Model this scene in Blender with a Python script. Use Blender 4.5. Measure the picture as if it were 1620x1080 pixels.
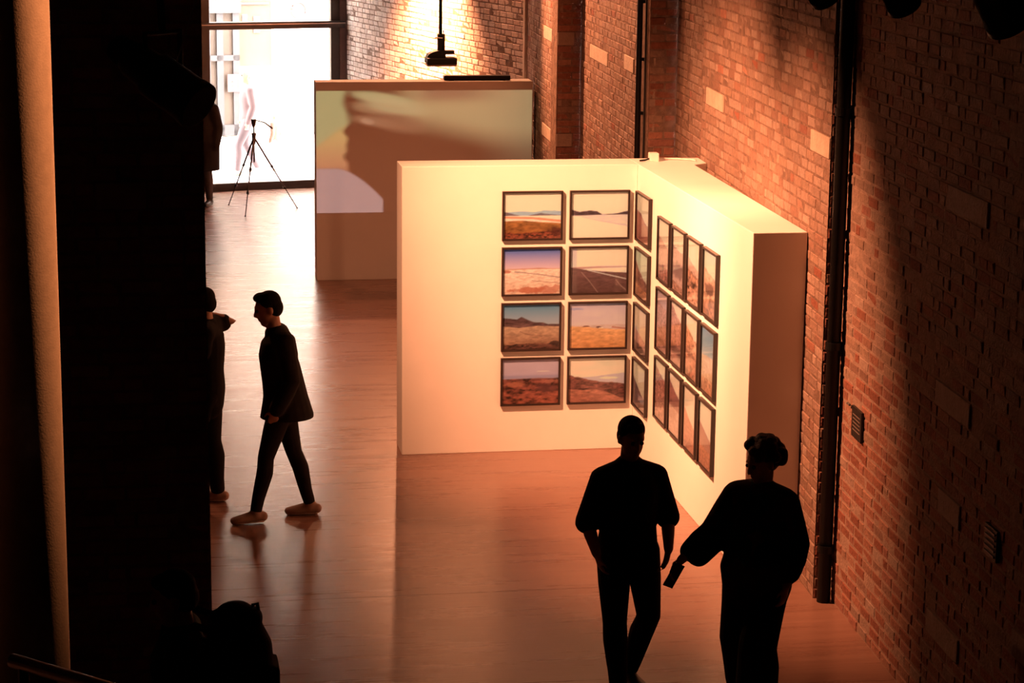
import bpy, bmesh, math, random
import numpy as np
from mathutils import Vector, Matrix

for o in list(bpy.data.objects):
    bpy.data.objects.remove(o, do_unlink=True)
scene = bpy.context.scene
COL = scene.collection
random.seed(7)
RNG = np.random.default_rng(11)

# ------------------------------------------------------------------ camera
F_PX, PITCH, YAW, ROLL, CAM_H = 3545.8, math.radians(11.962), math.radians(9.544), math.radians(0.634), 4.857
FWD = Vector((math.sin(YAW) * math.cos(PITCH), math.cos(YAW) * math.cos(PITCH), -math.sin(PITCH)))
_r = Vector((math.cos(YAW), -math.sin(YAW), 0))
_u = _r.cross(FWD)
RGT = _r * math.cos(ROLL) + _u * math.sin(ROLL)
UPV = -_r * math.sin(ROLL) + _u * math.cos(ROLL)
cam_d = bpy.data.cameras.new('camera')
cam_d.sensor_width = 36.0
cam_d.lens = F_PX / 1620 * 36
cam_d.clip_start = 0.05
cam_d.clip_end = 300
cam = bpy.data.objects.new('camera', cam_d)
M = Matrix.Identity(4)
for i in range(3):
    M[i][0], M[i][1], M[i][2] = RGT[i], UPV[i], -FWD[i]
M.translation = Vector((0, 0, CAM_H))
cam.matrix_world = M
COL.objects.link(cam)
scene.camera = cam

# ------------------------------------------------------------------ exposure, sky
vs = scene.view_settings
vs.view_transform = 'Standard'
vs.look = 'None'
vs.exposure = 0.0
vs.gamma = 1.0
vs.use_curve_mapping = False
scene.cycles.use_denoising = True
scene.cycles.max_bounces = 6
scene.cycles.sample_clamp_indirect = 6.0

world = bpy.data.worlds.new('overcast_sky')
scene.world = world
world.use_nodes = True
wn = world.node_tree.nodes
wn['Background'].inputs[0].default_value = (1.0, 0.93, 0.90, 1)
wn['Background'].inputs[1].default_value = 44.0

LAMP = (1.0, 0.37, 0.172)          # tungsten orange of the gallery lamps
LIGHTS = dict(key=4900, side=3500, floor_left=900, floor_right=760, behind_screen=1300, rear=2300, washer=7500, column=2100)


def ray(u, v):
    return FWD + RGT * ((u - 810) / F_PX) + UPV * ((540 - v) / F_PX)


def at(u, v, Y):
    d = ray(u, v)
    return Vector((0, 0, CAM_H)) + d * (Y / d.y)


def project(p):
    d = Vector(p) - Vector((0, 0, CAM_H))
    z = d.dot(FWD)
    return 810 + F_PX * d.dot(RGT) / z, 540 - F_PX * d.dot(UPV) / z, z


# ------------------------------------------------------------------ materials
def new_mat(name):
    m = bpy.data.materials.new(name)
    m.use_nodes = True
    nt = m.node_tree
    return m, nt, nt.nodes['Principled BSDF']


def mat(name, col, rough=0.6, metal=0.0, var=0.12, scale=8.0, bump=0.0, bscale=60.0, spec=0.5, coat=0.0):
    m, nt, b = new_mat(name)
    N, L = nt.nodes, nt.links
    b.inputs['Roughness'].default_value = rough
    b.inputs['Metallic'].default_value = metal
    b.inputs['Specular IOR Level'].default_value = spec
    b.inputs['Coat Weight'].default_value = coat
    tc = N.new('ShaderNodeTexCoord')
    nz = N.new('ShaderNodeTexNoise')
    nz.inputs['Scale'].default_value = scale
    nz.inputs['Detail'].default_value = 5
    L.new(tc.outputs['Object'], nz.inputs['Vector'])
    rp = N.new('ShaderNodeValToRGB')
    rp.color_ramp.elements[0].position = 0.3
    rp.color_ramp.elements[1].position = 0.7
    rp.color_ramp.elements[0].color = tuple(c * (1 - var) for c in col) + (1,)
    rp.color_ramp.elements[1].color = tuple(min(1, c * (1 + var)) for c in col) + (1,)
    L.new(nz.outputs['Fac'], rp.inputs['Fac'])
    L.new(rp.outputs['Color'], b.inputs['Base Color'])
    if bump:
        n2 = N.new('ShaderNodeTexNoise')
        n2.inputs['Scale'].default_value = bscale
        n2.inputs['Detail'].default_value = 6
        L.new(tc.outputs['Object'], n2.inputs['Vector'])
        bp = N.new('ShaderNodeBump')
        bp.inputs['Strength'].default_value = bump
        bp.inputs['Distance'].default_value = 0.02
        L.new(n2.outputs['Fac'], bp.inputs['Height'])
        L.new(bp.outputs['Normal'], b.inputs['Normal'])
    return m


def brick_mat(name, source):
    m, nt, b = new_mat(name)
    N, L = nt.nodes, nt.links
    if source == 'object':
        s = N.new('ShaderNodeObjectInfo')
        c = s.outputs['Color']
    else:
        s = N.new('ShaderNodeVertexColor')
        s.layer_name = 'tint'
        c = s.outputs['Color']
    g = N.new('ShaderNodeNewGeometry')
    nz = N.new('ShaderNodeTexNoise')
    nz.inputs['Scale'].default_value = 22
    nz.inputs['Detail'].default_value = 7
    nz.inputs['Roughness'].default_value = 0.65
    L.new(g.outputs['Position'], nz.inputs['Vector'])
    mr = N.new('ShaderNodeMapRange')
    mr.inputs[1].default_value = 0.3
    mr.inputs[2].default_value = 0.75
    mr.inputs[3].default_value = 0.74
    mr.inputs[4].default_value = 1.18
    L.new(nz.outputs['Fac'], mr.inputs[0])
    mx = N.new('ShaderNodeMix')
    mx.data_type = 'RGBA'
    mx.blend_type = 'MULTIPLY'
    mx.inputs[0].default_value = 1.0
    L.new(c, mx.inputs[6])
    L.new(mr.outputs[0], mx.inputs[7])
    L.new(mx.outputs[2], b.inputs['Base Color'])
    b.inputs['Roughness'].default_value = 0.85
    b.inputs['Specular IOR Level'].default_value = 0.2
    n2 = N.new('ShaderNodeTexNoise')
    n2.inputs['Scale'].default_value = 45
    n2.inputs['Detail'].default_value = 6
    L.new(g.outputs['Position'], n2.inputs['Vector'])
    bp = N.new('ShaderNodeBump')
    bp.inputs['Strength'].default_value = 0.55
    bp.inputs['Distance'].default_value = 0.018
    L.new(n2.outputs['Fac'], bp.inputs['Height'])
    L.new(bp.outputs['Normal'], b.inputs['Normal'])
    return m


def attr_mat(name, layer, rough=0.5, emit=0.0, spec=0.5, paint=None):
    m, nt, b = new_mat(name)
    N, L = nt.nodes, nt.links
    s = N.new('ShaderNodeVertexColor')
    s.layer_name = layer
    if paint:
        b.inputs['Base Color'].default_value = paint + (1,)
    else:
        L.new(s.outputs['Color'], b.inputs['Base Color'])
    b.inputs['Roughness'].default_value = rough
    b.inputs['Specular IOR Level'].default_value = spec
    if emit:
        L.new(s.outputs['Color'], b.inputs['Emission Color'])
        b.inputs['Emission Strength'].default_value = emit
    return m


def glass_mat(name, refl=1.0, tint=(1, 1, 1)):
    m, nt, b = new_mat(name)
    N, L = nt.nodes, nt.links
    N.remove(b)
    t = N.new('ShaderNodeBsdfTransparent')
    t.inputs[0].default_value = tint + (1,)
    g = N.new('ShaderNodeBsdfGlossy')
    g.inputs['Roughness'].default_value = 0.06
    fr = N.new('ShaderNodeFresnel')
    fr.inputs['IOR'].default_value = 1.5
    ml = N.new('ShaderNodeMath')
    ml.operation = 'MULTIPLY'
    ml.inputs[1].default_value = refl
    L.new(fr.outputs[0], ml.inputs[0])
    x = N.new('ShaderNodeMixShader')
    L.new(ml.outputs[0], x.inputs[0])
    L.new(t.outputs[0], x.inputs[1])
    L.new(g.outputs[0], x.inputs[2])
    L.new(x.outputs[0], N['Material Output'].inputs[0])
    return m


def floor_mat():
    m, nt, b = new_mat('polished_concrete')
    N, L = nt.nodes, nt.links
    g = N.new('ShaderNodeNewGeometry')
    mp = N.new('ShaderNodeMapping')
    mp.inputs['Scale'].default_value = (0.35, 4.5, 1)
    L.new(g.outputs['Position'], mp.inputs['Vector'])
    n1 = N.new('ShaderNodeTexNoise')
    n1.inputs['Scale'].default_value = 2.2
    n1.inputs['Detail'].default_value = 8
    n1.inputs['Roughness'].default_value = 0.6
    L.new(mp.outputs[0], n1.inputs['Vector'])
    rp = N.new('ShaderNodeValToRGB')
    rp.color_ramp.elements[0].position = 0.3
    rp.color_ramp.elements[1].position = 0.72
    rp.color_ramp.elements[0].color = (0.200, 0.103, 0.074, 1)
    rp.color_ramp.elements[1].color = (0.275, 0.150, 0.110, 1)
    L.new(n1.outputs['Fac'], rp.inputs['Fac'])
    L.new(rp.outputs['Color'], b.inputs['Base Color'])
    mr = N.new('ShaderNodeMapRange')
    mr.inputs[3].default_value = 0.21
    mr.inputs[4].default_value = 0.36
    L.new(n1.outputs['Fac'], mr.inputs[0])
    L.new(mr.outputs[0], b.inputs['Roughness'])
    n2 = N.new('ShaderNodeTexNoise')
    n2.inputs['Scale'].default_value = 9
    n2.inputs['Detail'].default_value = 4
    L.new(mp.outputs[0], n2.inputs['Vector'])
    bp = N.new('ShaderNodeBump')
    bp.inputs['Strength'].default_value = 0.12
    bp.inputs['Distance'].default_value = 0.01
    L.new(n2.outputs['Fac'], bp.inputs['Height'])
    L.new(bp.outputs['Normal'], b.inputs['Normal'])
    return m


M_FLOOR = floor_mat()
M_BRICK_ONE = brick_mat('brick_piece', 'object')
M_BRICK_MASS = brick_mat('brick_mass', 'tint')
M_MORTAR = mat('mortar', (0.19, 0.12, 0.09), 0.95, var=0.3, scale=14, bump=0.6, bscale=50, spec=0.1)
M_MORTAR_L = mat('pale_mortar', (0.30, 0.20, 0.155), 0.95, var=0.2, scale=14, bump=0.5, bscale=50, spec=0.1)
M_DARKWALL = mat('dark_plaster', (0.10, 0.06, 0.05), 0.9, bump=0.2)
M_CEIL = mat('ceiling_paint', (0.08, 0.055, 0.05), 0.9)
M_WHITE = mat('white_wall_paint', (0.80, 0.78, 0.74), 0.55, var=0.02, scale=3, bump=0.03, bscale=200)
M_BLACKFRAME = mat('black_frame_wood', (0.02, 0.012, 0.010), 0.4, var=0.3, scale=30)
M_STEEL = mat('dark_steel', (0.018, 0.015, 0.014), 0.45, metal=0.3, var=0.2)
M_BLACK = mat('black_metal', (0.004, 0.0035, 0.0035), 0.5, var=0.3, bump=0.1, spec=0.25)
M_GREYPLATE = mat('brown_grey_plastic', (0.20, 0.15, 0.13), 0.45)
M_COLUMN = mat('painted_column', (0.36, 0.27, 0.17), 0.42, metal=0.55, var=0.08, scale=60, bump=0.06, bscale=300)
M_RAIL = mat('brushed_steel', (0.30, 0.27, 0.25), 0.35, metal=0.8)
M_PLASTER = mat('pale_plaster', (0.62, 0.50, 0.42), 0.9, var=0.15, bump=0.3)
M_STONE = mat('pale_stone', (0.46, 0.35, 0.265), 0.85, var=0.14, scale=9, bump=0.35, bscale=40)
M_STONE_D = mat('darker_stone', (0.29, 0.205, 0.16), 0.85, var=0.14, scale=9, bump=0.35, bscale=40)  # darker stone for the near wall and the red brick faces
M_CABLE = mat('white_plastic', (0.75, 0.72, 0.66), 0.5)
M_PRINT = attr_mat('photo_print', 'ink', 0.45)
M_VIDEO = attr_mat('projected_video', 'ink', 0.6, emit=1.0, paint=(.78, .76, .72))
M_PANE = glass_mat('picture_glass', 0.45)
M_WINDOW = glass_mat('window_glass', 0.7)
M_SKIN = mat('skin', (0.42, 0.22, 0.15), 0.55, var=0.08)
M_SKIN_D = mat('tan_skin', (0.30, 0.16, 0.11), 0.55, var=0.08)
M_HAIR = mat('black_hair', (0.006, 0.005, 0.004), 0.85, var=0.3, scale=60, bump=0.4, bscale=120, spec=0.12)
M_HAIR_B = mat('dark_brown_hair', (0.03, 0.013, 0.008), 0.6, var=0.4, scale=60, bump=0.6, bscale=90)
M_HAIR_L = mat('fair_hair', (0.45, 0.33, 0.22), 0.6)
M_CLOTH_K = mat('black_cotton', (0.010, 0.008, 0.008), 0.9, var=0.25, scale=20, bump=0.15, bscale=400, spec=0.15)
M_CLOTH_C = mat('charcoal_cloth', (0.016, 0.013, 0.013), 0.9, var=0.25, scale=20, bump=0.15, bscale=400, spec=0.15)
M_CLOTH_G = mat('grey_denim', (0.05, 0.045, 0.05), 0.9, var=0.2, scale=20, spec=0.15)
M_SHOE = mat('beige_suede', (0.34, 0.22, 0.17), 0.8, var=0.15)
M_SOLE = mat('pale_rubber_sole', (0.68, 0.55, 0.47), 0.7)
M_SHOE_K = mat('black_leather', (0.012, 0.010, 0.010), 0.4)
M_EYE = mat('eye', (0.03, 0.02, 0.02), 0.15)
M_PAVE = mat('pavement', (0.55, 0.52, 0.50), 0.9, var=0.1)
M_FACADE = mat('tan_render', (0.55, 0.44, 0.34), 0.9, var=0.1, scale=2)
M_TAN_D = mat('dimmed_tan_render', (0.066, 0.045, 0.029), 0.9, var=0.1, scale=2)  # facade tan darkened in colour, standing in for shade under the bright sky
M_FACADE_D = mat('grey_shopfront_paint', (0.022, 0.018, 0.018), 0.6)
M_SHOPGLASS = mat('shop_glass', (0.07, 0.052, 0.04), 0.5, spec=0.1)
M_SIGNWHITE = mat('white_sign_paint', (0.8, 0.78, 0.75), 0.6)
M_RUST = mat('red_sign_paint', (0.075, 0.035, 0.032), 0.6)


def patterned():
    m, nt, b = new_mat('dark_patterned_fabric')
    N, L = nt.nodes, nt.links
    tc = N.new('ShaderNodeTexCoord')
    v = N.new('ShaderNodeTexVoronoi')
    v.inputs['Scale'].default_value = 9
    L.new(tc.outputs['Object'], v.inputs['Vector'])
    rp = N.new('ShaderNodeValToRGB')
    e = rp.color_ramp.elements
    e[0].color = (0.008, 0.010, 0.008, 1)
    e[1].color = (0.014, 0.008, 0.006, 1)
    a = e.new(0.45)
    a.color = (0.010, 0.030, 0.020, 1)
    a = e.new(0.7)
    a.color = (0.06, 0.018, 0.008, 1)
    sp = N.new('ShaderNodeSeparateColor')
    L.new(v.outputs['Color'], sp.inputs[0])
    L.new(sp.outputs[0], rp.inputs['Fac'])
    L.new(rp.outputs['Color'], b.inputs['Base Color'])
    b.inputs['Roughness'].default_value = 0.9
    b.inputs['Specular IOR Level'].default_value = 0.15
    return m


M_PATTERN = patterned()


def emission_mat(name, col, strength):
    m, nt, b = new_mat(name)
    b.inputs['Base Color'].default_value = col + (1,)
    b.inputs['Emission Color'].default_value = col + (1,)
    b.inputs['Emission Strength'].default_value = strength
    return m


M_BULB = emission_mat('warm_bulb', (1.0, 0.62, 0.25), 8.0)
M_LENS = emission_mat('lit_lamp_lens', (1.0, 0.62, 0.3), 3.0)
M_LENS_OFF = mat('unlit_lens', (0.05, 0.05, 0.05), 0.1)


# ------------------------------------------------------------------ mesh helpers
class MB:
    def __init__(self, origin=(0, 0, 0)):
        self.v, self.f, self.o = [], [], Vector(origin)

    def add(self, verts, faces):
        n = len(self.v)
        self.v += [tuple(Vector(p) - self.o) for p in verts]
        self.f += [tuple(i + n for i in f) for f in faces]
        return self

    def box(self, c, s, rot=None):
        c = Vector(c)
        vs_ = []
        for z in (-1, 1):
            for x, y in ((-1, -1), (1, -1), (1, 1), (-1, 1)):
                p = Vector((x * s[0] / 2, y * s[1] / 2, z * s[2] / 2))
                if rot is not None:
                    p = rot @ p
                vs_.append(c + p)
        return self.add(vs_, [(3, 2, 1, 0), (4, 5, 6, 7), (0, 1, 5, 4), (1, 2, 6, 5), (2, 3, 7, 6), (3, 0, 4, 7)])

    def tube(self, pts, r, n=12):
        """pts: list of points, r: radius or list of radii; closed ends"""
        pts = [Vector(p) for p in pts]
        rs = r if isinstance(r, (list, tuple)) else [r] * len(pts)
        vs_, fs = [], []
        prev = None
        for i, p in enumerate(pts):
            t = (pts[min(i + 1, len(pts) - 1)] - pts[max(i - 1, 0)])
            if t.length < 1e-9:
                t = prev
            t = t.normalized()
            prev = t
            a = Vector((0, 0, 1)) if abs(t.z) < 0.9 else Vector((1, 0, 0))
            s = t.cross(a).normalized()
            q = s.cross(t)
            for k in range(n):
                an = 2 * math.pi * k / n
                vs_.append(p + (s * math.cos(an) + q * math.sin(an)) * rs[i])
        for i in range(len(pts) - 1):
            for k in range(n):
                fs.append((i * n + k, i * n + (k + 1) % n, (i + 1) * n + (k + 1) % n, (i + 1) * n + k))
        fs.append(tuple(reversed(range(n))))
        fs.append(tuple(range((len(pts) - 1) * n, len(pts) * n)))
        return self.add(vs_, fs)

    def prism(self, poly, z0, z1):
        n = len(poly)
        vs_ = [(x, y, z0) for x, y in poly] + [(x, y, z1) for x, y in poly]
        fs = [tuple(reversed(range(n))), tuple(range(n, 2 * n))]
        fs += [(i, (i + 1) % n, n + (i + 1) % n, n + i) for i in range(n)]
        return self.add(vs_, fs)

    def sphere(self, c, r, nu=14, nv=9):
        c = Vector(c)
        r = (r, r, r) if not isinstance(r, (tuple, list)) else r
        vs_ = [c + Vector((0, 0, r[2]))]
        for j in range(1, nv):
            ph = math.pi * j / nv
            for i in range(nu):
                th = 2 * math.pi * i / nu
                vs_.append(c + Vector((r[0] * math.sin(ph) * math.cos(th), r[1] * math.sin(ph) * math.sin(th), r[2] * math.cos(ph))))
        vs_.append(c - Vector((0, 0, r[2])))
        fs = [(0, 1 + i, 1 + (i + 1) % nu) for i in range(nu)]
        for j in range(nv - 2):
            for i in range(nu):
                a = 1 + j * nu
                fs.append((a + i, a + nu + i, a + nu + (i + 1) % nu, a + (i + 1) % nu))
        e = len(vs_) - 1
        a = 1 + (nv - 2) * nu
        fs += [(e, a + (i + 1) % nu, a + i) for i in range(nu)]
        return self.add(vs_, fs)

    def build(self, name, m, parent=None, smooth=False, bevel=0.0):
        me = bpy.data.meshes.new(name)
        me.from_pydata(self.v, [], self.f)
        bm = bmesh.new()
        bm.from_mesh(me)
        bmesh.ops.recalc_face_normals(bm, faces=bm.faces)
        if bevel:
            bmesh.ops.bevel(bm, geom=list(bm.edges), offset=bevel, segments=2, affect='EDGES', profile=0.6)
        bm.to_mesh(me)
        bm.free()
        if m:
            me.materials.append(m)
        if smooth:
            me.polygons.foreach_set('use_smooth', [True] * len(me.polygons))
        o = bpy.data.objects.new(name, me)
        COL.objects.link(o)
        if parent is not None:
            o.parent = parent
        else:
            o.location = self.o
        return o


def tag(o, label=None, cat=None, group=None, kind=None):
    if label:
        o['label'] = label
    if cat:
        o['category'] = cat
    if group:
        o['group'] = group
    if kind:
        o['kind'] = kind
    return o


def empty(name, loc, rz=0.0):
    o = bpy.data.objects.new(name, None)
    o.location = loc
    o.rotation_euler = (0, 0, rz)
    o.empty_display_size = 0.1
    COL.objects.link(o)
    return o


# ------------------------------------------------------------------ plan of the place (metres)
TH = math.radians(12.5)
CORNER = Vector((3.16, 34.30))                    # where bent wall meets the glazed front
FE = Vector((-math.cos(TH), -math.sin(TH)))       # along the glazed front, to the left
FN = Vector((-math.sin(TH), math.cos(TH)))        # out to the street
N = [(4.27, 8.0), (4.575, 14.03), (4.46, 14.05), (4.72, 18.50), (4.80, 18.52), (4.91, 20.20), (4.648, 20.20),
     (4.865, 24.50), (4.59, 24.50), (4.73, 27.30)]
ROOM_H = 7.2


def facade(s, off, z=0.0):
    p = CORNER + FE * s + FN * off
    return Vector((p.x, p.y, z))


# floor: base slab and cast bays with joints between them
fl = MB().prism([(-6, -3.5), (6, -3.5), (6, 33.4), (3.3, 34.75), (-6, 32.7)], -0.35, -0.012).build('floor', M_FLOOR)
tag(fl, 'polished brown concrete floor laid in wide bays', kind='structure')
joints = [-3.5, 6.07, 14.47, 22.87, 31.27]
for a, b in zip(joints[:-1], joints[1:]):
    for x0, x1 in ((-6, -1.6), (-1.6, 6)):
        MB().prism([(x0 + .002, a + .002), (x1 - .002, a + .002), (x1 - .002, b - .002), (x0 + .002, b - .002)], -0.05, 0.0).build('floor_bay', M_FLOOR, fl)
MB().prism([(-6, 31.274), (6, 31.274), (6, 33.4), (3.3, 34.6), (-6, 32.55)], -0.05, 0.0).build('floor_bay', M_FLOOR, fl)


# ------------------------------------------------------------------ brick walls
def unit_brick(w, var):
    """front face chamfered and slightly skewed, unit box: x along the wall, y depth (front at 0), z up"""
    c = 0.05 if w == 's' else 0.09
    d = 0.10
    r = random.Random(var * 31 + (w == 's'))
    j = lambda a: r.uniform(-a, a)
    front = [(-.5 + c + j(.02), j(.05), -.5 + d + j(.03)), (.5 - c + j(.02), j(.05), -.5 + d + j(.03)),
             (.5 - c + j(.02), j(.05), .5 - d + j(.03)), (-.5 + c + j(.02), j(.05), .5 - d + j(.03))]
    mid = [(-.5, -.10, -.5), (.5, -.10, -.5), (.5, -.10, .5), (-.5, -.10, .5)]
    back = [(-.5, -1, -.5), (.5, -1, -.5), (.5, -1, .5), (-.5, -1, .5)]
    v = front + mid + back
    f = [(0, 1, 2, 3)]
    for a in (0, 4):
        for i in range(4):
            f.append((a + i, a + 4 + i, a + 4 + (i + 1) % 4, a + (i + 1) % 4))
    return v, f


UNITS = {(k, i): unit_brick(k, i) for k in 'sh' for i in range(4)}
UNIT_MESH = {}
for k, (v, f) in UNITS.items():
    me = bpy.data.meshes.new('brick')
    me.from_pydata(v, [], f)
    bm = bmesh.new()
    bm.from_mesh(me)
    bmesh.ops.recalc_face_normals(bm, faces=bm.faces)
    bm.to_mesh(me)
    bm.free()
    me.materials.append(M_BRICK_ONE)
    UNIT_MESH[k] = me

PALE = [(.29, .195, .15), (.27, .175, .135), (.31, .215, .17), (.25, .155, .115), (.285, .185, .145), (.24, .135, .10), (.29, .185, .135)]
DAYLIT_BRICK = [(.66, .53, .46), (.60, .46, .39), (.70, .58, .51), (.57, .42, .35), (.64, .49, .42)]  # bend wall bricks, whitened in colour to carry the daylight glow
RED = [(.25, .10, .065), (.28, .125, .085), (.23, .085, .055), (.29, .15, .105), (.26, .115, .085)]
MIXED = PALE[3:] + RED[1:]


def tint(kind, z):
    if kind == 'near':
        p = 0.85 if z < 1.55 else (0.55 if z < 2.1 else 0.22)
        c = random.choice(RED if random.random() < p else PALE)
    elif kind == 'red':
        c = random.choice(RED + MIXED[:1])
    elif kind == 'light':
        c = random.choice(DAYLIT_BRICK)
    elif kind == 'mixed':
        c = random.choice(MIXED)
    else:
        c = random.choice(PALE if random.random() < .95 else MIXED)
    g = random.uniform(.86, 1.12)
    return tuple(min(1, x * g) for x in c)


def seg_hit(u, v, A, B):
    """where the line of sight through a point of the photograph meets the wall A-B: (run, height)"""
    A, B = Vector(A), Vector(B)
    e = (B - A).normalized()
    n = Vector((-e.y, e.x))
    d = ray(u, v)
    t = n.dot(A) / n.dot(Vector((d.x, d.y)))
    p = Vector((d.x * t, d.y * t))
    return (p - A).dot(e), CAM_H + d.z * t


def brick_wall(name, label, segs, n_parts=300, mortar=M_MORTAR):
    """segs: (A, B, z0, z1, tint kind, lowest height in view, [(TL px, BR px) stones]); the room lies left of A->B"""
    mb = MB()
    for sg in segs:
        A, B = Vector(sg[0]), Vector(sg[1])
        e = (B - A).normalized()
        nrm = Vector((-e.y, e.x))          # towards the room
        a, b = A - nrm * 0.0035, B - nrm * 0.0035
        if tuple(sg[0]) in (N[2], N[6], N[8]):
            a = a + e * .02                 # leave the corner to the bricks of the return face
        if tuple(sg[0]) in (N[1], N[5], N[7]):
            a = a - e * .08                 # run the return into the wall behind it
        ao, bo = a - nrm * 0.34, b - nrm * 0.34
        mb.prism([tuple(a), tuple(ao), tuple(bo), tuple(b)], -0.02, ROOM_H + .1)
    wall = mb.build(name, mortar)
    tag(wall, label, kind='structure')
    bricks = []
    for A, B, z0, z1, tk, zv, stones in segs:
        A, B = Vector(A), Vector(B)
        Lg = (B - A).length
        e = (B - A).normalized()
        nrm = Vector((-e.y, e.x))
        rot = math.atan2(e.y, e.x)
        st = []
        for u0, u1, vc in stones:
            s0, _h = seg_hit(u0, vc, A, B)
            s1, _h = seg_hit(u1, vc, A, B)
            h0 = seg_hit((u0 + u1) / 2, vc, A, B)[1]
            s0, s1 = max(0.0, min(s0, s1)), min(Lg, max(s0, s1))
            k0 = round(h0 / .075) - 1
            k1 = k0 + 2
            st.append((s0, s1, k0, k1))
            w, h = s1 - s0 - .01, (k1 - k0) * .075 - .01
            if w < .04:
                continue
            c = A + e * ((s0 + s1) / 2)
            sm = MB().box((0, 0, 0), (w, .09, h))
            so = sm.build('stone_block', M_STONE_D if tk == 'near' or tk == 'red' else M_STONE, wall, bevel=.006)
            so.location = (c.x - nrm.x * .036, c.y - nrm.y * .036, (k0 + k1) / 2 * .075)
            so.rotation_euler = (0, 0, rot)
        k = int(z0 / .075)
        while k * .075 < z1:
            x = -random.choice((0, .0575, .1125)) if Lg > .5 else (0 if k % 2 else -.1125)
            alt = k % 2
            while x < Lg - .02:
                w = .225 if (alt % 3 != 2 or random.random() < .3) else .1125
                alt += 1
                xa, xb = max(0, x), min(Lg, x + w)
                x += w
                if Lg - xb < .05:
                    xb = Lg
                    x = Lg
                if xb - xa < .03:
                    continue
                if any(xa < s1 - .004 and xb > s0 + .004 and k0 <= k < k1 for s0, s1, k0, k1 in st):
                    xs = [q for q in st if xa < q[1] - .004 and xb > q[0] + .004 and q[2] <= k < q[3]][0]
                    if xs[0] - xa > .05:
                        xb = xs[0]
                    elif xb - xs[1] > .05:
                        xa = xs[1]
                    else:
                        continue
                key = ('s' if xb - xa > .15 else 'h', random.randrange(4))
                z = k * .075 + .0375
                c = A + e * ((xa + xb) / 2) + nrm * random.gauss(0, .0016)
                sc = (xb - xa - .009 + random.uniform(-.003, .002), .06, .066 + random.uniform(-.003, .002))
                loc = Vector((c.x, c.y, z + random.uniform(-.002, .002)))
                rz = rot + random.gauss(0, .007)
                u, v, dz = project(loc)
                inside = -5 < u < 1625 and -5 < v < 1085 and z >= zv
                area = (abs(project(loc + Vector((e.x, e.y, 0)) * sc[0] / 2)[0] - project(loc - Vector((e.x, e.y, 0)) * sc[0] / 2)[0]) * F_PX * sc[2] / dz) if inside else 0
                bricks.append((area, key, loc, sc, rz, rot, tint(tk, z)))
            k += 1
    bricks.sort(key=lambda q: -q[0])
    parts = [q for q in bricks[:n_parts] if q[0] > 0]
    rest = bricks[len(parts):]
    for area, key, loc, sc, rz, rot, col in parts:
        o = bpy.data.objects.new('brick', UNIT_MESH[key])
        o.location = loc
        # unit front lies at y=0 with the brick behind it towards -y; the wall normal is +y of the run frame
        o.rotation_euler = (random.gauss(0, .008), random.gauss(0, .005), rz)
        o.scale = sc
        o.color = col + (1,)
        o.parent = wall
        COL.objects.link(o)
    if rest:
        V, Fc, C = [], [], []
        for area, key, loc, sc, rz, rot, col in rest:
            v, f = UNITS[key]
            n0 = len(V)
            cs, sn = math.cos(rz), math.sin(rz)
            for (x, y, z) in v:
                x, y, z = x * sc[0], y * sc[1], z * sc[2]
                V.append((loc.x + x * cs - y * sn, loc.y + x * sn + y * cs, loc.z + z))
                C.append(col)
            Fc += [tuple(n0 + i for i in q) for q in f]
        me = bpy.data.meshes.new('brickwork')
        me.from_pydata(V, [], Fc)
        at_ = me.color_attributes.new('tint', 'FLOAT_COLOR', 'POINT')
        at_.data.foreach_set('color', np.concatenate([np.array(C), np.ones((len(C), 1))], 1).astype(np.float32).ravel())
        bm = bmesh.new()
        bm.from_mesh(me)
        bmesh.ops.recalc_face_normals(bm, faces=bm.faces)
        bm.to_mesh(me)
        bm.free()
        me.materials.append(M_BRICK_MASS)
        o = bpy.data.objects.new('brickwork', me)
        o.parent = wall
        o['kind'] = 'stuff'
        COL.objects.link(o)
    return wall


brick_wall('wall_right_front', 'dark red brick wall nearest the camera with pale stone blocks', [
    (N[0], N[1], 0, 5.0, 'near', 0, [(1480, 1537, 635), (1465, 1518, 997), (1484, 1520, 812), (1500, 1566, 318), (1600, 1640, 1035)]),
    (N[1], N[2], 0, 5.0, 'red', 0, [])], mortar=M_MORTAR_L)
brick_wall('wall_right_middle', 'pale brick wall behind the white display wall, lit in a pool', [
    (N[2], N[3], 0, 4.6, 'pale', 2.3, [(1118, 1145, 159), (1283, 1314, 236)]),
    (N[3], N[4], 0, 4.6, 'pale', 2.3, []),
    (N[4], N[5], 0, 4.6, 'pale', 2.3, []),
    (N[5], N[6], 0, 4.6, 'red', 2.3, [])])
brick_wall('wall_right_rear', 'brick wall with piers and pale stones beside the video wall', [
    (N[6], N[7], 0, 4.4, 'pale', 2.2, [(934, 962, 88), (988, 1003, 107)]),
    (N[7], N[8], 0, 4.4, 'red', 2.2, [(877, 909, 63), (875, 905, 219)]),
    (N[8], N[9], 0, 4.4, 'pale', 2.2, [(861, 876, 58), (858, 874, 214)])])
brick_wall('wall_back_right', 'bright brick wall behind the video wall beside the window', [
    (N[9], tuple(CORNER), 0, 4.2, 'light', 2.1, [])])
PIER = (-0.90, 0.335, 11.80, 12.90)
wl = brick_wall('wall_left', 'unlit brick pier filling the left of the view', [
    ((PIER[1], PIER[2]), (PIER[0], PIER[2]), 0, 5.0, 'red', 0.6, [(150, 232, 315)])])
MB().prism([(PIER[0], PIER[2] + .02), (PIER[1] - .003, PIER[2] + .02), (PIER[1] - .003, PIER[3]), (PIER[0], PIER[3])], 0, ROOM_H).build('pier_core', M_MORTAR, wl)

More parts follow.
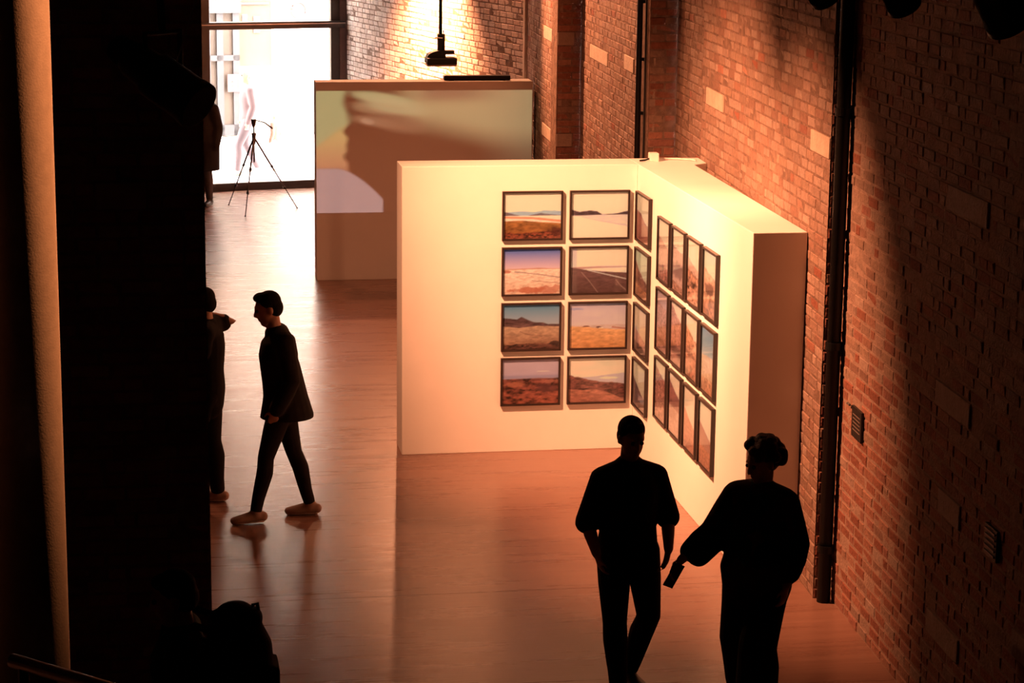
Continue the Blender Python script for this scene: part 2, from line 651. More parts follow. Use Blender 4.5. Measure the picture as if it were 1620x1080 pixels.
# remaining shell: closes the room behind and beside the view
s_ = MB().prism([(4.27, 8.0), (4.6, 8.0), (4.6, -3.5), (4.27, -3.5)], 0, ROOM_H).build('wall_right_entry', M_DARKWALL)
tag(s_, 'dark wall beside the balcony', kind='structure')
s_ = MB().prism([(-5.0, -3.5), (-5.3, -3.5), (-5.3, 33.0), (-5.0, 33.0)], 0, ROOM_H).build('wall_far_left', M_DARKWALL)
tag(s_, 'dark left wall of the hall', kind='structure')
s_ = MB().prism([(-5.3, -3.5), (-5.3, -3.8), (4.6, -3.8), (4.6, -3.5)], 0, ROOM_H).build('wall_front', M_DARKWALL)
tag(s_, 'dark wall behind the camera', kind='structure')
s_ = MB().prism([(-5.6, -3.9), (6.2, -3.9), (6.2, 28), (4.0, 34.9), (-5.6, 33.4)], ROOM_H, ROOM_H + .2).build('ceiling', M_CEIL)
tag(s_, 'dark ceiling of the hall', kind='structure')

# glazed front: wall left of and above the window
WS0, WS1, WZ1 = 0.10, 2.27, 4.20
mb = MB()


def fac_box(mb, s0, s1, o0, o1, z0, z1):
    p = [facade(s0, o0), facade(s1, o0), facade(s1, o1), facade(s0, o1)]
    return mb.prism([(q.x, q.y) for q in p], z0, z1)


fac_box(mb, WS1, 9.0, 0.0, 0.30, 0, ROOM_H)
fac_box(mb, -0.4, WS0, 0.02, 0.30, 0, ROOM_H)
fac_box(mb, WS0, WS1, 0.0, 0.30, WZ1, ROOM_H)
tag(mb.build('wall_back', M_DARKWALL), 'rear wall around the tall shop window', kind='structure')
win = fac_box(MB(), WS0, WS1, 0.10, 0.16, 0.0, 0.02).build('window_1', M_STEEL)
tag(win, 'tall dark steel shop window blown out by daylight', kind='structure')


def win_bar(name, s0, s1, z0, z1, o0=0.04, o1=0.15):
    return fac_box(MB(), s0, s1, o0, o1, z0, z1).build(name, M_STEEL, win)


win_bar('window_jamb', WS0, 0.235, 0.02, WZ1)
win_bar('window_jamb', 2.125, WS1, 0.02, WZ1)
win_bar('window_rail', 0.235, 2.125, 0.0, 0.115)
win_bar('window_rail', 0.03, 2.29, 2.43, 2.535, -0.02, 0.15)
win_bar('window_rail', 0.235, 2.125, 4.08, WZ1)
fac_box(MB(), 0.03, 2.29, -0.05, -0.02, 2.495, 2.512).build('window_rail_edge', M_RAIL, win)
for z0, z1 in ((0.115, 2.43), (2.535, 4.08)):
    fac_box(MB(), 0.235, 2.125, 0.09, 0.098, z0, z1).build('window_pane', M_WINDOW, win)

# balcony the photograph is taken from
b_ = MB().prism([(-5.0, -3.5), (4.27, -3.5), (4.27, 3.95), (-5.0, 3.95)], 2.95, 3.2).build('floor_balcony', M_DARKWALL)
tag(b_, 'balcony slab under the camera', kind='structure')

# pale plaster seam where the side wall bends
tr = MB().box((0, 0, 2.6), (.075, .05, 5.2), Matrix.Rotation(math.radians(96), 3, 'Z')).build('trim_1', M_PLASTER)
tr.location = (N[9][0] - .012, N[9][1], 0)
tag(tr, 'pale plaster seam in the brick wall corner', kind='structure')

# ------------------------------------------------------------------ street outside
st = MB().prism([tuple(facade(-30, .3).xy), tuple(facade(30, .3).xy), tuple(facade(30, 40).xy), tuple(facade(-30, 40).xy)], -0.3, -0.02).build('ground', M_PAVE)
tag(st, 'pale street paving outside the window', kind='structure')
OFF = 7.0
bl = empty('shop_building', facade(0, OFF))
tag(bl, 'tan rendered shop building across the street with grey shopfront', 'building')


def bl_box(name, m, s0, s1, z0, z1, o0=-.06, o1=0.0, parent=bl):
    mb = MB(bl.location)
    fac_box(mb, s0, s1, OFF + o0, OFF + o1, z0, z1)
    return mb.build(name, m, parent)


bl_box('facade', M_FACADE, -9, 7, -.02, 8, 0, 1.0)
door = bl_box('shop_door', M_SHOPGLASS, -.16, .42, 0, 2.35, -.03, -.002)
for s0, s1, z0, z1 in ((.36, .44, 0, 2.4), (.12, .24, 0, 2.4), (-.18, -.06, 0, 2.4), (-.18, .44, 1.36, 1.46), (-.18, .44, 0, .2)):
    bl_box('door_frame', M_FACADE_D, s0, s1, z0, z1, -.10, -.03, door)
bl_box('shop_sign_board', M_FACADE_D, -.2, .5, 2.22, 2.5, -.16, -.03)
bl_box('wall_stripe', M_FACADE_D, -.75, -.2, 2.36, 2.40, -.045, -.02)
bl_box('dimmed_facade_patch', M_TAN_D, -.80, .75, 1.25, 3.2, -.02, 0)  # patch seen through the window, coloured dark so daylight does not bleach it
bl_box('poster', M_SIGNWHITE, -.34, -.26, 1.95, 2.18, -.04, -.02)
bl_box('poster', M_RUST, -.58, -.46, 1.85, 2.15, -.04, -.02)
bl_box('white_window_front', M_SIGNWHITE, -1.9, -.85, 0, 3.4, -.06, 0)
rg = MB(bl.location)
c0 = facade(-1.30, OFF - .10, 2.26)
pts = [c0 + Vector((FE.x, FE.y, 0)) * (.14 * math.cos(a)) + Vector((0, 0, .14 * math.sin(a))) for a in [i * math.tau / 20 for i in range(21)]]
rg.tube(pts, .035, 8).build('ring_sign', M_RUST, bl, True)
# house number
cu = bpy.data.curves.new('house_number', 'FONT')
cu.body = '31'
cu.size = .30
cu.extrude = .01
to = bpy.data.objects.new('tmp_text', cu)
COL.objects.link(to)
dg = bpy.context.evaluated_depsgraph_get()
tm = bpy.data.meshes.new_from_object(to.evaluated_get(dg))
bpy.data.objects.remove(to)
tm.materials.append(M_SIGNWHITE)
plate = bl_box('number_plate', M_RUST, -.20, .06, .80, 1.12, -.14, -.10)
tn = bpy.data.objects.new('house_number', tm)
COL.objects.link(tn)
tn.parent = plate
pp = facade(.03, OFF - .15, .86) - bl.location
tn.matrix_local = Matrix.Translation(pp) @ Matrix.Rotation(TH, 4, 'Z') @ Matrix.Rotation(math.pi / 2, 4, 'X') @ Matrix.Scale(.82, 4)
bu = MB(facade(.58, OFF - .3, 2.36))
bu.sphere(bu.o, .055).build('street_bulb', M_BULB, None, True)
lampb = bpy.data.objects['street_bulb']
tag(lampb, 'small glowing warm bulb hanging outside by the left window jamb', 'bulb')
MB(lampb.location).tube([lampb.location + Vector((0, 0, .05)), lampb.location + Vector((0, 0, .3)), facade(.58, OFF, 2.72)], .01, 6).build('bulb_cable', M_BLACK, lampb)
sp = empty('street_sign', facade(-.97, 3.4, -.02))
tag(sp, 'slim reddish street sign pole with a round disc outside', 'sign')
o = sp.location
MB(o).tube([o, o + Vector((0, 0, 2.02))], .03, 10).build('pole', M_RUST, sp, True)
q = Vector((FN.x, FN.y, 0))
MB(o).tube([o + Vector((0, 0, 1.88)) - q * .05, o + Vector((0, 0, 1.88)) - q * .03], .10, 20).build('disc', M_SIGNWHITE, sp)
MB(o).tube([o + Vector((0, 0, 1.6)) - q * .045, o + Vector((0, 0, 1.6)) - q * .03], .07, 20).build('lower_disc', M_RUST, sp)

# ------------------------------------------------------------------ display wall with the photographs
P_H = 2.44
XL, XC, Y1, Y2, XR, YB = 2.124, 4.104, 18.165, 14.569, 4.486, 18.541
dw = empty('display_wall', (3.3, 18.35, 0))
tag(dw, 'white L-shaped display wall hung with framed landscape photographs', 'display wall')
MB(dw.location).prism([(XL, Y1), (XC - .001, Y1), (XC - .001, YB), (XL, YB)], 0, P_H).build('front_panel', M_WHITE, dw, bevel=.006)
MB(dw.location).prism([(XC, YB), (XC, Y2), (XR, Y2), (4.57, 18.10), (4.70, 18.20), (4.714, YB)], 0, P_H).build('side_panel', M_WHITE, dw, bevel=.006)

jb = empty('junction_box', (4.28, 18.36, P_H))
tag(jb, 'small white junction box on top of the display wall corner', 'junction box')
MB(jb.location).box((4.28, 18.36, P_H + .035), (.075, .09, .07)).build('box', M_CABLE, jb, bevel=.006)
cab = [(4.15, 18.30, P_H + .012), (4.20, 18.33, P_H + .012), (4.245, 18.36, P_H + .02)]
MB(jb.location).tube(cab, .008, 8).build('cable', M_BLACK, jb, True)
cab = [(4.315, 18.37, P_H + .02), (4.38, 18.42, P_H + .012), (4.50, 18.40, P_H + .012), (4.60, 18.33, P_H + .012), (4.63, 18.29, P_H + .01)]
MB(jb.location).tube(cab, .008, 8).build('cable', M_CABLE, jb, True)


# ---- prints painted as colour grids
def vnoise(x, y, seed):
    r = np.random.default_rng(seed)
    g = r.random((64, 64))
    xi, yi = np.floor(x).astype(int), np.floor(y).astype(int)
    fx, fy = x - xi, y - yi
    fx, fy = fx * fx * (3 - 2 * fx), fy * fy * (3 - 2 * fy)
    a, b = g[yi % 64, xi % 64], g[yi % 64, (xi + 1) % 64]
    c, d = g[(yi + 1) % 64, xi % 64], g[(yi + 1) % 64, (xi + 1) % 64]
    return (a * (1 - fx) + b * fx) * (1 - fy) + (c * (1 - fx) + d * fx) * fy


def fbm(x, y, seed, o=4):
    s, t, a = 0, 0, 1
    for i in range(o):
        s = s + a * vnoise(x * 2 ** i, y * 2 ** i, seed + i * 17)
        t += a
        a *= .55
    return s / t


def lin(c):
    c = np.array(c, float) / 255
    return np.where(c <= .04045, c / 12.92, ((c + .055) / 1.055) ** 2.4)


INK = (.80, 1.65, 2.9)        # ink densities: the prints are cool, the lamps warm


def paint(seed, layers, nx=80, ny=64):
    """x right, y up, both 0..1. layers painted in order, colours sRGB 0..255"""
    X, Y = np.meshgrid(np.linspace(0, 1, nx), np.linspace(0, 1, ny))
    img = np.zeros((ny, nx, 3))
    for i, ly in enumerate(layers):
        k = ly[0]
        sd = seed * 101 + i * 13
        if k == 'sky':                      # top colour, horizon colour, cloud amount
            t = np.clip(Y, 0, 1)[..., None]
            img = lin(ly[2]) * (1 - t) + lin(ly[1]) * t
            if len(ly) > 3:
                n = np.clip((fbm(X * 3, Y * 9, sd) - .5) * 3, -1, 1)[..., None]
                img = img * (1 + ly[3] * n)
        elif k == 'land':                   # ridge points, colour top, colour bottom, roughness, mottling, scale
            pts = np.array(ly[1])
            ridge = np.interp(X, pts[:, 0], pts[:, 1]) + (fbm(X * 9, Y * 0, sd + 3) - .5) * ly[4]
            m = np.clip((ridge - Y) * 60 + .5, 0, 1)[..., None]
            t = np.clip((ridge - Y) / max(.05, pts[:, 1].max()), 0, 1)[..., None]
            c = lin(ly[2]) * (1 - t) + lin(ly[3]) * t
            s = ly[6] if len(ly) > 6 else 14
            n = (fbm(X * s, Y * s * 2.2, sd + 5) - .5)[..., None]
            c = c * np.clip(1 + ly[5] * 4.6 * n, .08, 2.4)
            img = img * (1 - m) + c * m
        elif k == 'blob':                   # centre, radii, colour, strength, softness
            (cx, cy), (rx, ry) = ly[1], ly[2]
            d = np.sqrt(((X - cx) / rx) ** 2 + ((Y - cy) / ry) ** 2) + (fbm(X * 12, Y * 12, sd) - .5) * ly[5]
            m = np.clip((1.1 - d) * 3, 0, 1)[..., None] * ly[4]
            img = img * (1 - m) + lin(ly[3]) * m
        elif k == 'line':                   # points, width, colour, strength
            pts = np.array(ly[1])
            yy = np.interp(X, pts[:, 0], pts[:, 1], left=-9, right=-9)
            m = np.clip(1.3 - np.abs(Y - yy) / ly[2], 0, 1)[..., None] * ly[4]
            img = img * (1 - m) + lin(ly[3]) * m
        elif k == 'poly':                   # half plane a*x+b*y+c>0 softly
            a, b, c = ly[1]
            m = np.clip((a * X + b * Y + c) * ly[2] + .5, 0, 1)[..., None] * ly[4]
            img = img * (1 - m) + lin(ly[3]) * m
    return np.clip(img * np.array(INK), 0.0, .95)


def print_mesh(name, img, corner, ux, uz, w, h, m, parent, origin):
    ny, nx, _ = img.shape
    V = []
    for j in range(ny):
        for i in range(nx):
            V.append(tuple(corner + ux * (w * i / (nx - 1)) + uz * (h * j / (ny - 1)) - origin))
    Fc = [(j * nx + i, j * nx + i + 1, (j + 1) * nx + i + 1, (j + 1) * nx + i) for j in range(ny - 1) for i in range(nx - 1)]
    me = bpy.data.meshes.new(name)
    me.from_pydata(V, [], Fc)
    a = me.color_attributes.new('ink', 'FLOAT_COLOR', 'POINT')
    c = np.concatenate([img.reshape(-1, 3), np.ones((nx * ny, 1))], 1).astype(np.float32)
    a.data.foreach_set('color', c.ravel())
    me.materials.append(m)
    o = bpy.data.objects.new(name, me)
    o.parent = parent
    COL.objects.link(o)
    return o


def picture(label, TLc, ux, nrm, w, h, img, group):
    """TLc: upper left corner on the wall; ux to the right seen from the room; nrm out of the wall"""
    ux, nrm = Vector(ux), Vector(nrm)
    uz = Vector((0, 0, 1))
    TLc = Vector(TLc)
    base = TLc + ux * (w / 2) - uz * h
    root = empty('framed_photograph', base)
    tag(root, label, 'picture', group)
    D, bw = .030, .0155
    BL = TLc - uz * h + nrm * .003
    mb = MB(base)

    def P(a, b, d):
        return BL + ux * a + uz * b + nrm * d
    V = []
    for d in (0, D):
        V += [P(0, 0, d), P(w, 0, d), P(w, h, d), P(0, h, d), P(bw, bw, d), P(w - bw, bw, d), P(w - bw, h - bw, d), P(bw, h - bw, d)]
    Fc = []
    for i in range(4):
        j = (i + 1) % 4
        Fc += [(8 + i, 8 + j, 12 + j, 12 + i), (i, j, 8 + j, 8 + i), (4 + i, 4 + j, 12 + j, 12 + i), (i, j, 4 + j, 4 + i)]
    mb.add(V, Fc).build('frame', M_BLACKFRAME, root)
    print_mesh('print', img, P(bw * .8, bw * .8, .014), ux, uz, w - bw * 1.6, h - bw * 1.6, M_PRINT, root, base)
    g = MB(base)
    c = P(w / 2, h / 2, .022)
    R3 = Matrix((ux, nrm, uz)).transposed()
    g.box(c, (w - bw * 2, .002, h - bw * 2), R3).build('glass_pane', M_PANE, root)
    return root


PW, PH = .510, .413
ROWS = [2.228, 1.758, 1.286, .816]
SAND, RUSTC, DUNE = (232, 170, 130), (150, 78, 50), (205, 130, 88)
front = [
    ('framed photo of a ploughed rust field under blue hills, top left', [
        ('sky', (245, 225, 200), (252, 232, 210), .10), ('blob', (.3, .80), (.14, .05), (225, 195, 180), .5, .8), ('blob', (.66, .79), (.12, .04), (228, 200, 185), .5, .8),
        ('land', [(0, .57), (.3, .6), (.55, .58), (.7, .62), (1, .60)], (165, 165, 165), (170, 170, 165), .02, .06), ('land', [(0, .60), (.15, .55), (.35, .49), (.5, .52), (.65, .55), (.8, .53), (1, .51)], (120, 95, 90), (130, 95, 80), .02, .15),
        ('land', [(0, .50), (.4, .5), (1, .50)], (250, 215, 180), (235, 150, 100), .01, .12), ('line', [(0, .47), (.5, .45), (1, .38)], .03, (225, 110, 60), .9), ('land', [(0, .39), (.3, .40), (1, .33)], (165, 95, 45), (140, 70, 30), .02, .35, 10),
        ('land', [(0, .13), (.5, .12), (.8, .16), (1, .22)], (110, 45, 25), (150, 70, 45), .08, .9, 22), ('blob', (.9, .15), (.12, .10), (75, 25, 20), .7, 1.0)]),
    ('framed photo of a pale beach below a dark headland, top of the second column', [
        ('sky', (250, 220, 195), (248, 215, 190), .05), ('land', [(0, .62), (.15, .57), (.33, .595), (.45, .585), (.55, .51), (.8, .53), (1, .58)], (70, 45, 45), (95, 65, 60), .02, .3),
        ('land', [(0, .49), (.2, .49), (.5, .50), (1, .50)], (225, 185, 165), (245, 200, 170), .004, .06), ('land', [(0, .48), (.2, .47), (.5, .38), (1, .22)], (250, 205, 170), (252, 210, 175), .01, .03), ('line', [(.2, .46), (.5, .37), (1, .26)], .012, (190, 150, 130), .6)]),
    ('framed photo of a wide blue sky over pink stony desert, left column second row', [
        ('sky', (60, 105, 150), (215, 180, 160)), ('sky', (40, 90, 145), (330, 230, 175)), ('land', [(0, .555), (.3, .565), (.6, .575), (1, .555)], (200, 130, 100), (200, 130, 100), .01, .1), ('land', [(0, .54), (1, .55)], (250, 190, 150), (235, 165, 125), .005, .2, 16),
        ('line', [(.2, .5), (.6, .44), (1, .36)], .012, (110, 85, 85), .8), ('line', [(.5, .30), (1, .24)], .01, (130, 85, 75), .6), ('blob', (.45, .10), (.28, .07), (190, 85, 50), .8, 1.6), ('blob', (.8, .09), (.3, .08), (190, 95, 65), .7, 1.8), ('blob', (.05, .5), (.08, .03), (190, 90, 60), .8, 1)]),
    ('framed photo of a dark road crossing a plain under pale sky, second column second row', [
        ('sky', (245, 205, 185), (255, 228, 200), .05), ('land', [(0, .57), (.5, .59), (1, .585)], (195, 135, 115), (200, 140, 120), .004, .1), ('land', [(.2, .53), (.5, .55), (1, .56)], (245, 210, 185), (235, 195, 170), .004, .1), ('land', [(0, .57), (.2, .53), (.5, .48), (1, .44)], (115, 70, 60), (85, 45, 35), .01, .25),
        ('line', [(.3, .51), (.6, .42), (1, .30)], .012, (220, 190, 165), .9), ('line', [(.2, .46), (.35, .25), (.5, .0)], .012, (190, 140, 115), .7), ('line', [(.8, .3), (.9, .15), (1, .05)], .012, (190, 140, 115), .7), ('poly', (-1, 0, .12), 25, (130, 90, 75), .35)]),
    ('framed photo of a dark pointed mountain over brown sand, left column third row', [
        ('sky', (85, 125, 135), (235, 190, 160)), ('land', [(0, .70), (.15, .69), (.25, .67), (.33, .73), (.45, .65), (.55, .60), (.7, .60), (.8, .56), (1, .55)], (90, 55, 50), (150, 95, 70), .02, .45), ('land', [(0, .52), (.3, .48), (.6, .52), (1, .50)], (200, 140, 100), (150, 85, 55), .01, .25, 12),
        ('line', [(.3, .40), (.45, .33), (.7, .29)], .01, (120, 70, 50), .7), ('land', [(0, .12), (.5, .14), (1, .12)], (110, 60, 42), (80, 40, 30), .05, .8, 20), ('blob', (.93, .13), (.12, .05), (50, 25, 22), .9, 1)]),
    ('framed photo of white huts on an orange plain, second column third row', [
        ('sky', (205, 165, 160), (245, 195, 165), .06), ('blob', (.1, .87), (.14, .03), (150, 140, 150), .6, 1), ('blob', (.7, .97), (.4, .03), (150, 145, 160), .6, 1.4), ('land', [(.4, .51), (.7, .52), (1, .52)], (215, 165, 140), (215, 165, 140), .01, .1), ('land', [(0, .49), (.3, .47), (.6, .43), (1, .40)], (235, 155, 95), (215, 125, 65), .01, .2, 12),
        ('blob', (.30, .48), (.07, .018), (120, 65, 50), .9, .6), ('blob', (.52, .46), (.05, .022), (100, 50, 40), .9, .6), ('blob', (.56, .445), (.04, .014), (255, 235, 215), 1, .3), ('line', [(.75, .46), (1, .42)], .02, (180, 85, 55), .8)]),
    ('framed photo of dark red scrubland under mauve sky, bottom left', [
        ('sky', (205, 160, 150), (190, 150, 150), .05), ('line', [(0, .60), (1, .60)], .05, (150, 125, 135), .6), ('blob', (.72, .72), (.12, .02), (235, 190, 165), .6, .8), ('land', [(0, .56), (.5, .57), (1, .57)], (125, 60, 45), (140, 62, 40), .01, .9, 9), ('blob', (.25, .45), (.2, .06), (190, 100, 65), .6, 1.6), ('blob', (.8, .35), (.2, .12), (95, 45, 40), .7, 1.6), ('blob', (.85, .5), (.15, .04), (200, 110, 80), .6, 1.5)]),
    ('framed photo of a bay and bushy slope in evening light, bottom of the second column', [
        ('sky', (245, 205, 170), (250, 215, 185), .07), ('land', [(0, .55), (.5, .58), (.7, .61), (1, .65)], (205, 170, 155), (225, 180, 160), .01, .05), ('land', [(0, .62), (.2, .57), (.35, .50), (.6, .46), (1, .40)], (125, 62, 48), (110, 55, 42), .04, .7, 12), ('land', [(0, .3), (.2, .28), (.5, .28), (.75, .18), (1, .06)], (190, 105, 75), (165, 85, 60), .03, .3, 14), ('blob', (.7, .54), (.18, .03), (250, 215, 190), .7, .8)]),
]
for k, (lb, ly) in enumerate(front):
    r, c = divmod(k, 2)
    picture(lb, ((2.957, 3.526)[c], Y1, ROWS[r]), (1, 0, 0), (0, -1, 0), PW, PH, paint(k + 1, ly), 'framed photographs on the display wall')

side_c = [
    ('framed photo of a red slope, top of the column right of the corner', [('sky', (240, 205, 190), (240, 195, 175)), ('land', [(0, .62), (.3, .6), (.6, .45), (1, .40)], (160, 95, 80), (170, 90, 70), .03, .2), ('land', [(0, .58), (.5, .50), (1, .2)], (185, 105, 80), (150, 75, 58), .02, .2)]),
    ('framed photo of a steep brown hillside, second right of the corner', [('sky', (205, 195, 200), (250, 220, 200)), ('land', [(0, .75), (.3, .55), (.7, .42), (1, .36)], (165, 100, 75), (140, 78, 55), .05, .5), ('land', [(0, .25), (1, .18)], (215, 130, 85), (150, 85, 60), .04, .5)]),
    ('framed photo of a pale misty dune, third right of the corner', [('sky', (250, 220, 195), (252, 215, 190)), ('land', [(0, .5), (.4, .42), (1, .3)], (235, 165, 135), (205, 120, 90), .04, .3), ('land', [(0, .22), (.4, .2), (1, .1)], (120, 75, 62), (100, 60, 50), .05, .5), ('blob', (.15, .35), (.1, .2), (140, 90, 75), .5, 1)]),
    ('framed photo of a dark scree mountainside, bottom right of the corner', [('sky', (235, 205, 185), (245, 215, 190)), ('land', [(0, .62), (.3, .5), (.6, .36), (1, .28)], (105, 70, 62), (130, 85, 75), .03, .5), ('blob', (.7, .25), (.3, .08), (200, 165, 150), .6, 1.2)]),
]
for r, (lb, ly) in enumerate(side_c):
    picture(lb, (XC, Y1 - .062, ROWS[r]), (0, -1, 0), (-1, 0, 0), PW, PH, paint(30 + r, ly), 'framed photographs on the display wall')

side_d = [
    ('upright framed photo of a peach valley, first of the upper row', [('sky', (248, 215, 190), (240, 190, 160)), ('land', [(0, .72), (.5, .62), (1, .55)], (225, 155, 120), (235, 170, 135), .02, .15), ('land', [(0, .22), (.5, .28), (1, .2)], (175, 100, 75), (190, 115, 90), .05, .7)]),
    ('upright framed photo of a grey bush on pale ground, second of the upper row', [('sky', (240, 210, 190), (240, 195, 170)), ('land', [(0, .72), (.6, .66), (1, .69)], (205, 140, 115), (225, 160, 130), .03, .2), ('blob', (.5, .35), (.5, .14), (125, 85, 72), .8, 1.2), ('land', [(0, .15), (1, .1)], (190, 120, 90), (200, 125, 95), .03, .5)]),
    ('upright framed photo of ochre scrub below misty sky, third of the upper row', [('sky', (250, 222, 195), (245, 205, 175)), ('land', [(0, .70), (.4, .62), (1, .55)], (230, 160, 125), (225, 150, 115), .03, .2), ('land', [(0, .5), (.5, .48), (1, .42)], (185, 110, 75), (200, 125, 90), .06, .9, 10)]),
    ('upright framed photo with a dark round bush, last of the upper row', [('sky', (225, 205, 195), (250, 215, 190)), ('land', [(0, .72), (.4, .66), (1, .60)], (230, 160, 120), (205, 120, 80), .04, .4, 10), ('blob', (.45, .42), (.32, .10), (95, 52, 42), .85, 1.0)]),
    ('upright framed photo of a grey rock face, first of the middle row', [('sky', (205, 155, 140), (210, 155, 135)), ('land', [(0, .8), (.5, .76), (1, .72)], (190, 125, 105), (185, 115, 92), .04, .5), ('line', [(0, .2), (1, .14)], .05, (110, 65, 55), .7)]),
    ('upright framed photo of a dark ledge under a cliff, second of the middle row', [('sky', (245, 205, 185), (235, 185, 160)), ('land', [(0, .95), (.5, .78), (1, .72)], (200, 125, 100), (190, 110, 85), .03, .5), ('line', [(0, .25), (1, .22)], .10, (85, 45, 40), .8), ('land', [(0, .16), (1, .14)], (205, 130, 100), (185, 110, 85), .02, .4)]),
    ('upright framed photo of an orange slope, third of the middle row', [('sky', (250, 225, 205), (250, 215, 190)), ('land', [(0, .80), (.4, .70), (1, .58)], (220, 140, 100), (200, 115, 80), .04, .5, 10), ('line', [(0, .4), (1, .33)], .03, (130, 70, 55), .6)]),
    ('upright framed photo of blue sky over pale sand, last of the middle row', [('sky', (125, 150, 175), (235, 200, 175)), ('land', [(0, .55), (.5, .58), (1, .60)], (245, 190, 145), (235, 165, 115), .03, .15), ('land', [(0, .2), (1, .25)], (225, 150, 105), (205, 125, 85), .03, .4)]),
    ('upright framed photo of reeds on a brown bank, first of the lower row', [('sky', (240, 205, 185), (235, 185, 160)), ('land', [(0, .88), (.4, .78), (1, .70)], (175, 100, 80), (200, 130, 100), .05, .6), ('line', [(0, .38), (1, .30)], .02, (120, 70, 60), .7)]),
    ('upright framed photo of a dark hill above pale flats, second of the lower row', [('sky', (250, 220, 200), (245, 205, 180)), ('land', [(0, .86), (.5, .72), (1, .62)], (150, 85, 70), (160, 90, 75), .02, .25), ('land', [(0, .45), (1, .42)], (225, 165, 130), (215, 150, 115), .02, .2), ('blob', (.35, .35), (.3, .12), (165, 105, 82), .6, .8)]),
    ('upright framed photo of a smooth sandy slope, third of the lower row', [('sky', (250, 215, 190), (245, 200, 170)), ('land', [(0, .66), (.4, .52), (1, .36)], (205, 125, 90), (215, 135, 98), .02, .2), ('land', [(0, .22), (1, .2)], (195, 112, 80), (170, 95, 70), .03, .4)]),
    ('upright framed photo of a dune under pale blue sky, last of the lower row', [('sky', (225, 215, 220), (245, 215, 200)), ('land', [(0, .66), (.5, .54), (1, .44)], (160, 95, 75), (225, 150, 110), .02, .2), ('land', [(0, .32), (1, .26)], (200, 115, 75), (165, 88, 62), .03, .4)]),
]
DY, EZ = [.877, 1.365, 1.852, 2.343], [2.142, 1.570, 1.004]
for k, (lb, ly) in enumerate(side_d):
    r, c = divmod(k, 4)
    picture(lb, (XC, Y1 - DY[c], EZ[r]), (0, -1, 0), (-1, 0, 0), PH, PW, paint(60 + k, ly, 64, 80), 'framed photographs on the display wall')

# ------------------------------------------------------------------ video wall
VY0, VY1, VX0, VX1, VH = 26.321, 26.62, 2.059, 4.643, 2.362
vw = empty('video_wall', ((VX0 + VX1) / 2, VY0, 0))
tag(vw, 'freestanding white wall carrying a blurred projected video', 'projection wall')
MB(vw.location).prism([(VX0, VY0), (VX1, VY0), (VX1, VY1), (VX0, VY1)], 0, VH).build('panel', M_WHITE, vw, bevel=.006)


def video():
    nx, ny = 178, 100
    X, Y = np.meshgrid(np.linspace(0, 1, nx), np.linspace(0, 1, ny))
    Yd = 1 - Y                                   # downwards
    def sm(a, b, v):
        t = np.clip((v - a) / (b - a), 0, 1)
        return (t * t * (3 - 2 * t))[..., None]
    dark = lin((112, 58, 42))
    img = np.ones((ny, nx, 3)) * dark
    # right-hand pale sweep of a sleeve
    bnd = .40 - .07 * np.cos((X - .35) * 6.0) + .10 * np.clip(X - .7, 0, 1)
    m = (1 - sm(bnd - .22, bnd + .05, Yd)) * sm(.30, .5, X)
    img = img * (1 - m) + lin((178, 142, 100)) * m
    m = (1 - sm(.02, .14, Yd)) * sm(.40, .55, X) * (1 - sm(.62, .98, X)) * .75
    img = img * (1 - m) + lin((140, 85, 66)) * m
    m = sm(.72, 1.0, X) * (1 - sm(.45, .80, Yd)) * .45
    img = img * (1 - m) + lin((165, 125, 92)) * m
    # green backdrop upper left
    edge = .46 - X * 1.35
    m = (1 - sm(edge - .02, edge + .05, Yd)) * (1 - sm(.12, .17, X + .02 * np.sin(Yd * 18)))
    img = img * (1 - m) + lin((168, 150, 104)) * m
    # fingers and back of a hand
    for (cx, cy, rx, ry, col, st) in [(.30, .06, .17, .05, (178, 158, 112), .9), (.27, .15, .14, .05, (160, 116, 84), .8), (.36, .13, .16, .07, (186, 156, 112), .8), (.27, .25, .12, .045, (158, 108, 80), .8),
                                      (.38, .27, .14, .08, (150, 98, 72), .7), (.235, .25, .035, .025, (182, 132, 104), .7)]:
        yy = cy + (X - cx) * .28
        d = np.sqrt(((X - cx) / rx) ** 2 + ((Yd - yy) / ry) ** 2)
        m = 1 - sm(.45, 1.25, d)
        img = img * (1 - m * st) + lin(col) * m * st
    m = (1 - sm(.0, .035, np.abs(X - .145 - .05 * Yd))) * (1 - sm(.2, .5, Yd)) * .5
    img = img * (1 - m) + lin((105, 52, 40)) * m
    # cheek and neck
    d = np.sqrt(((X - .03) / .15) ** 2 + ((Yd - .52) / .22) ** 2)
    wedge = sm(-.04, .03, (Yd - .46) + X * 1.35) * (1 - sm(.115, .15, X + .008 * np.sin(Yd * 26) + .004 * np.sin(Yd * 61) - .05 * np.clip(Yd - .45, 0, 1))) * (1 - sm(.60, .72, Yd))
    img = img * (1 - wedge) + (lin((196, 152, 96)) * (1 - sm(.3, .66, Yd)) + lin((186, 120, 86)) * sm(.3, .66, Yd)) * wedge
    # pale shirt, lower left
    top = .635 + 3.4 * np.clip(X - .09, 0, 1) ** 1.65 * .95
    m = sm(-.012, .012, Yd - top) * (1 - sm(.300, .312, X))
    img = img * (1 - m) + lin((172, 130, 124)) * (1 + .10 * (fbm(X * 60, Y * 60, 5)[..., None] - .5)) * m
    return np.clip(img - dark * .92, 0, 1)         # light the beam adds to the wall


print_mesh('projected_image', video(), Vector((VX0 + .004, VY0 - .003, .814)), Vector((1, 0, 0)), Vector((0, 0, 1)), VX1 - VX0 - .012, 2.257 - .814, M_VIDEO, vw, vw.location)['label'] = 'blurred projected video of a hand and a pale shirt'

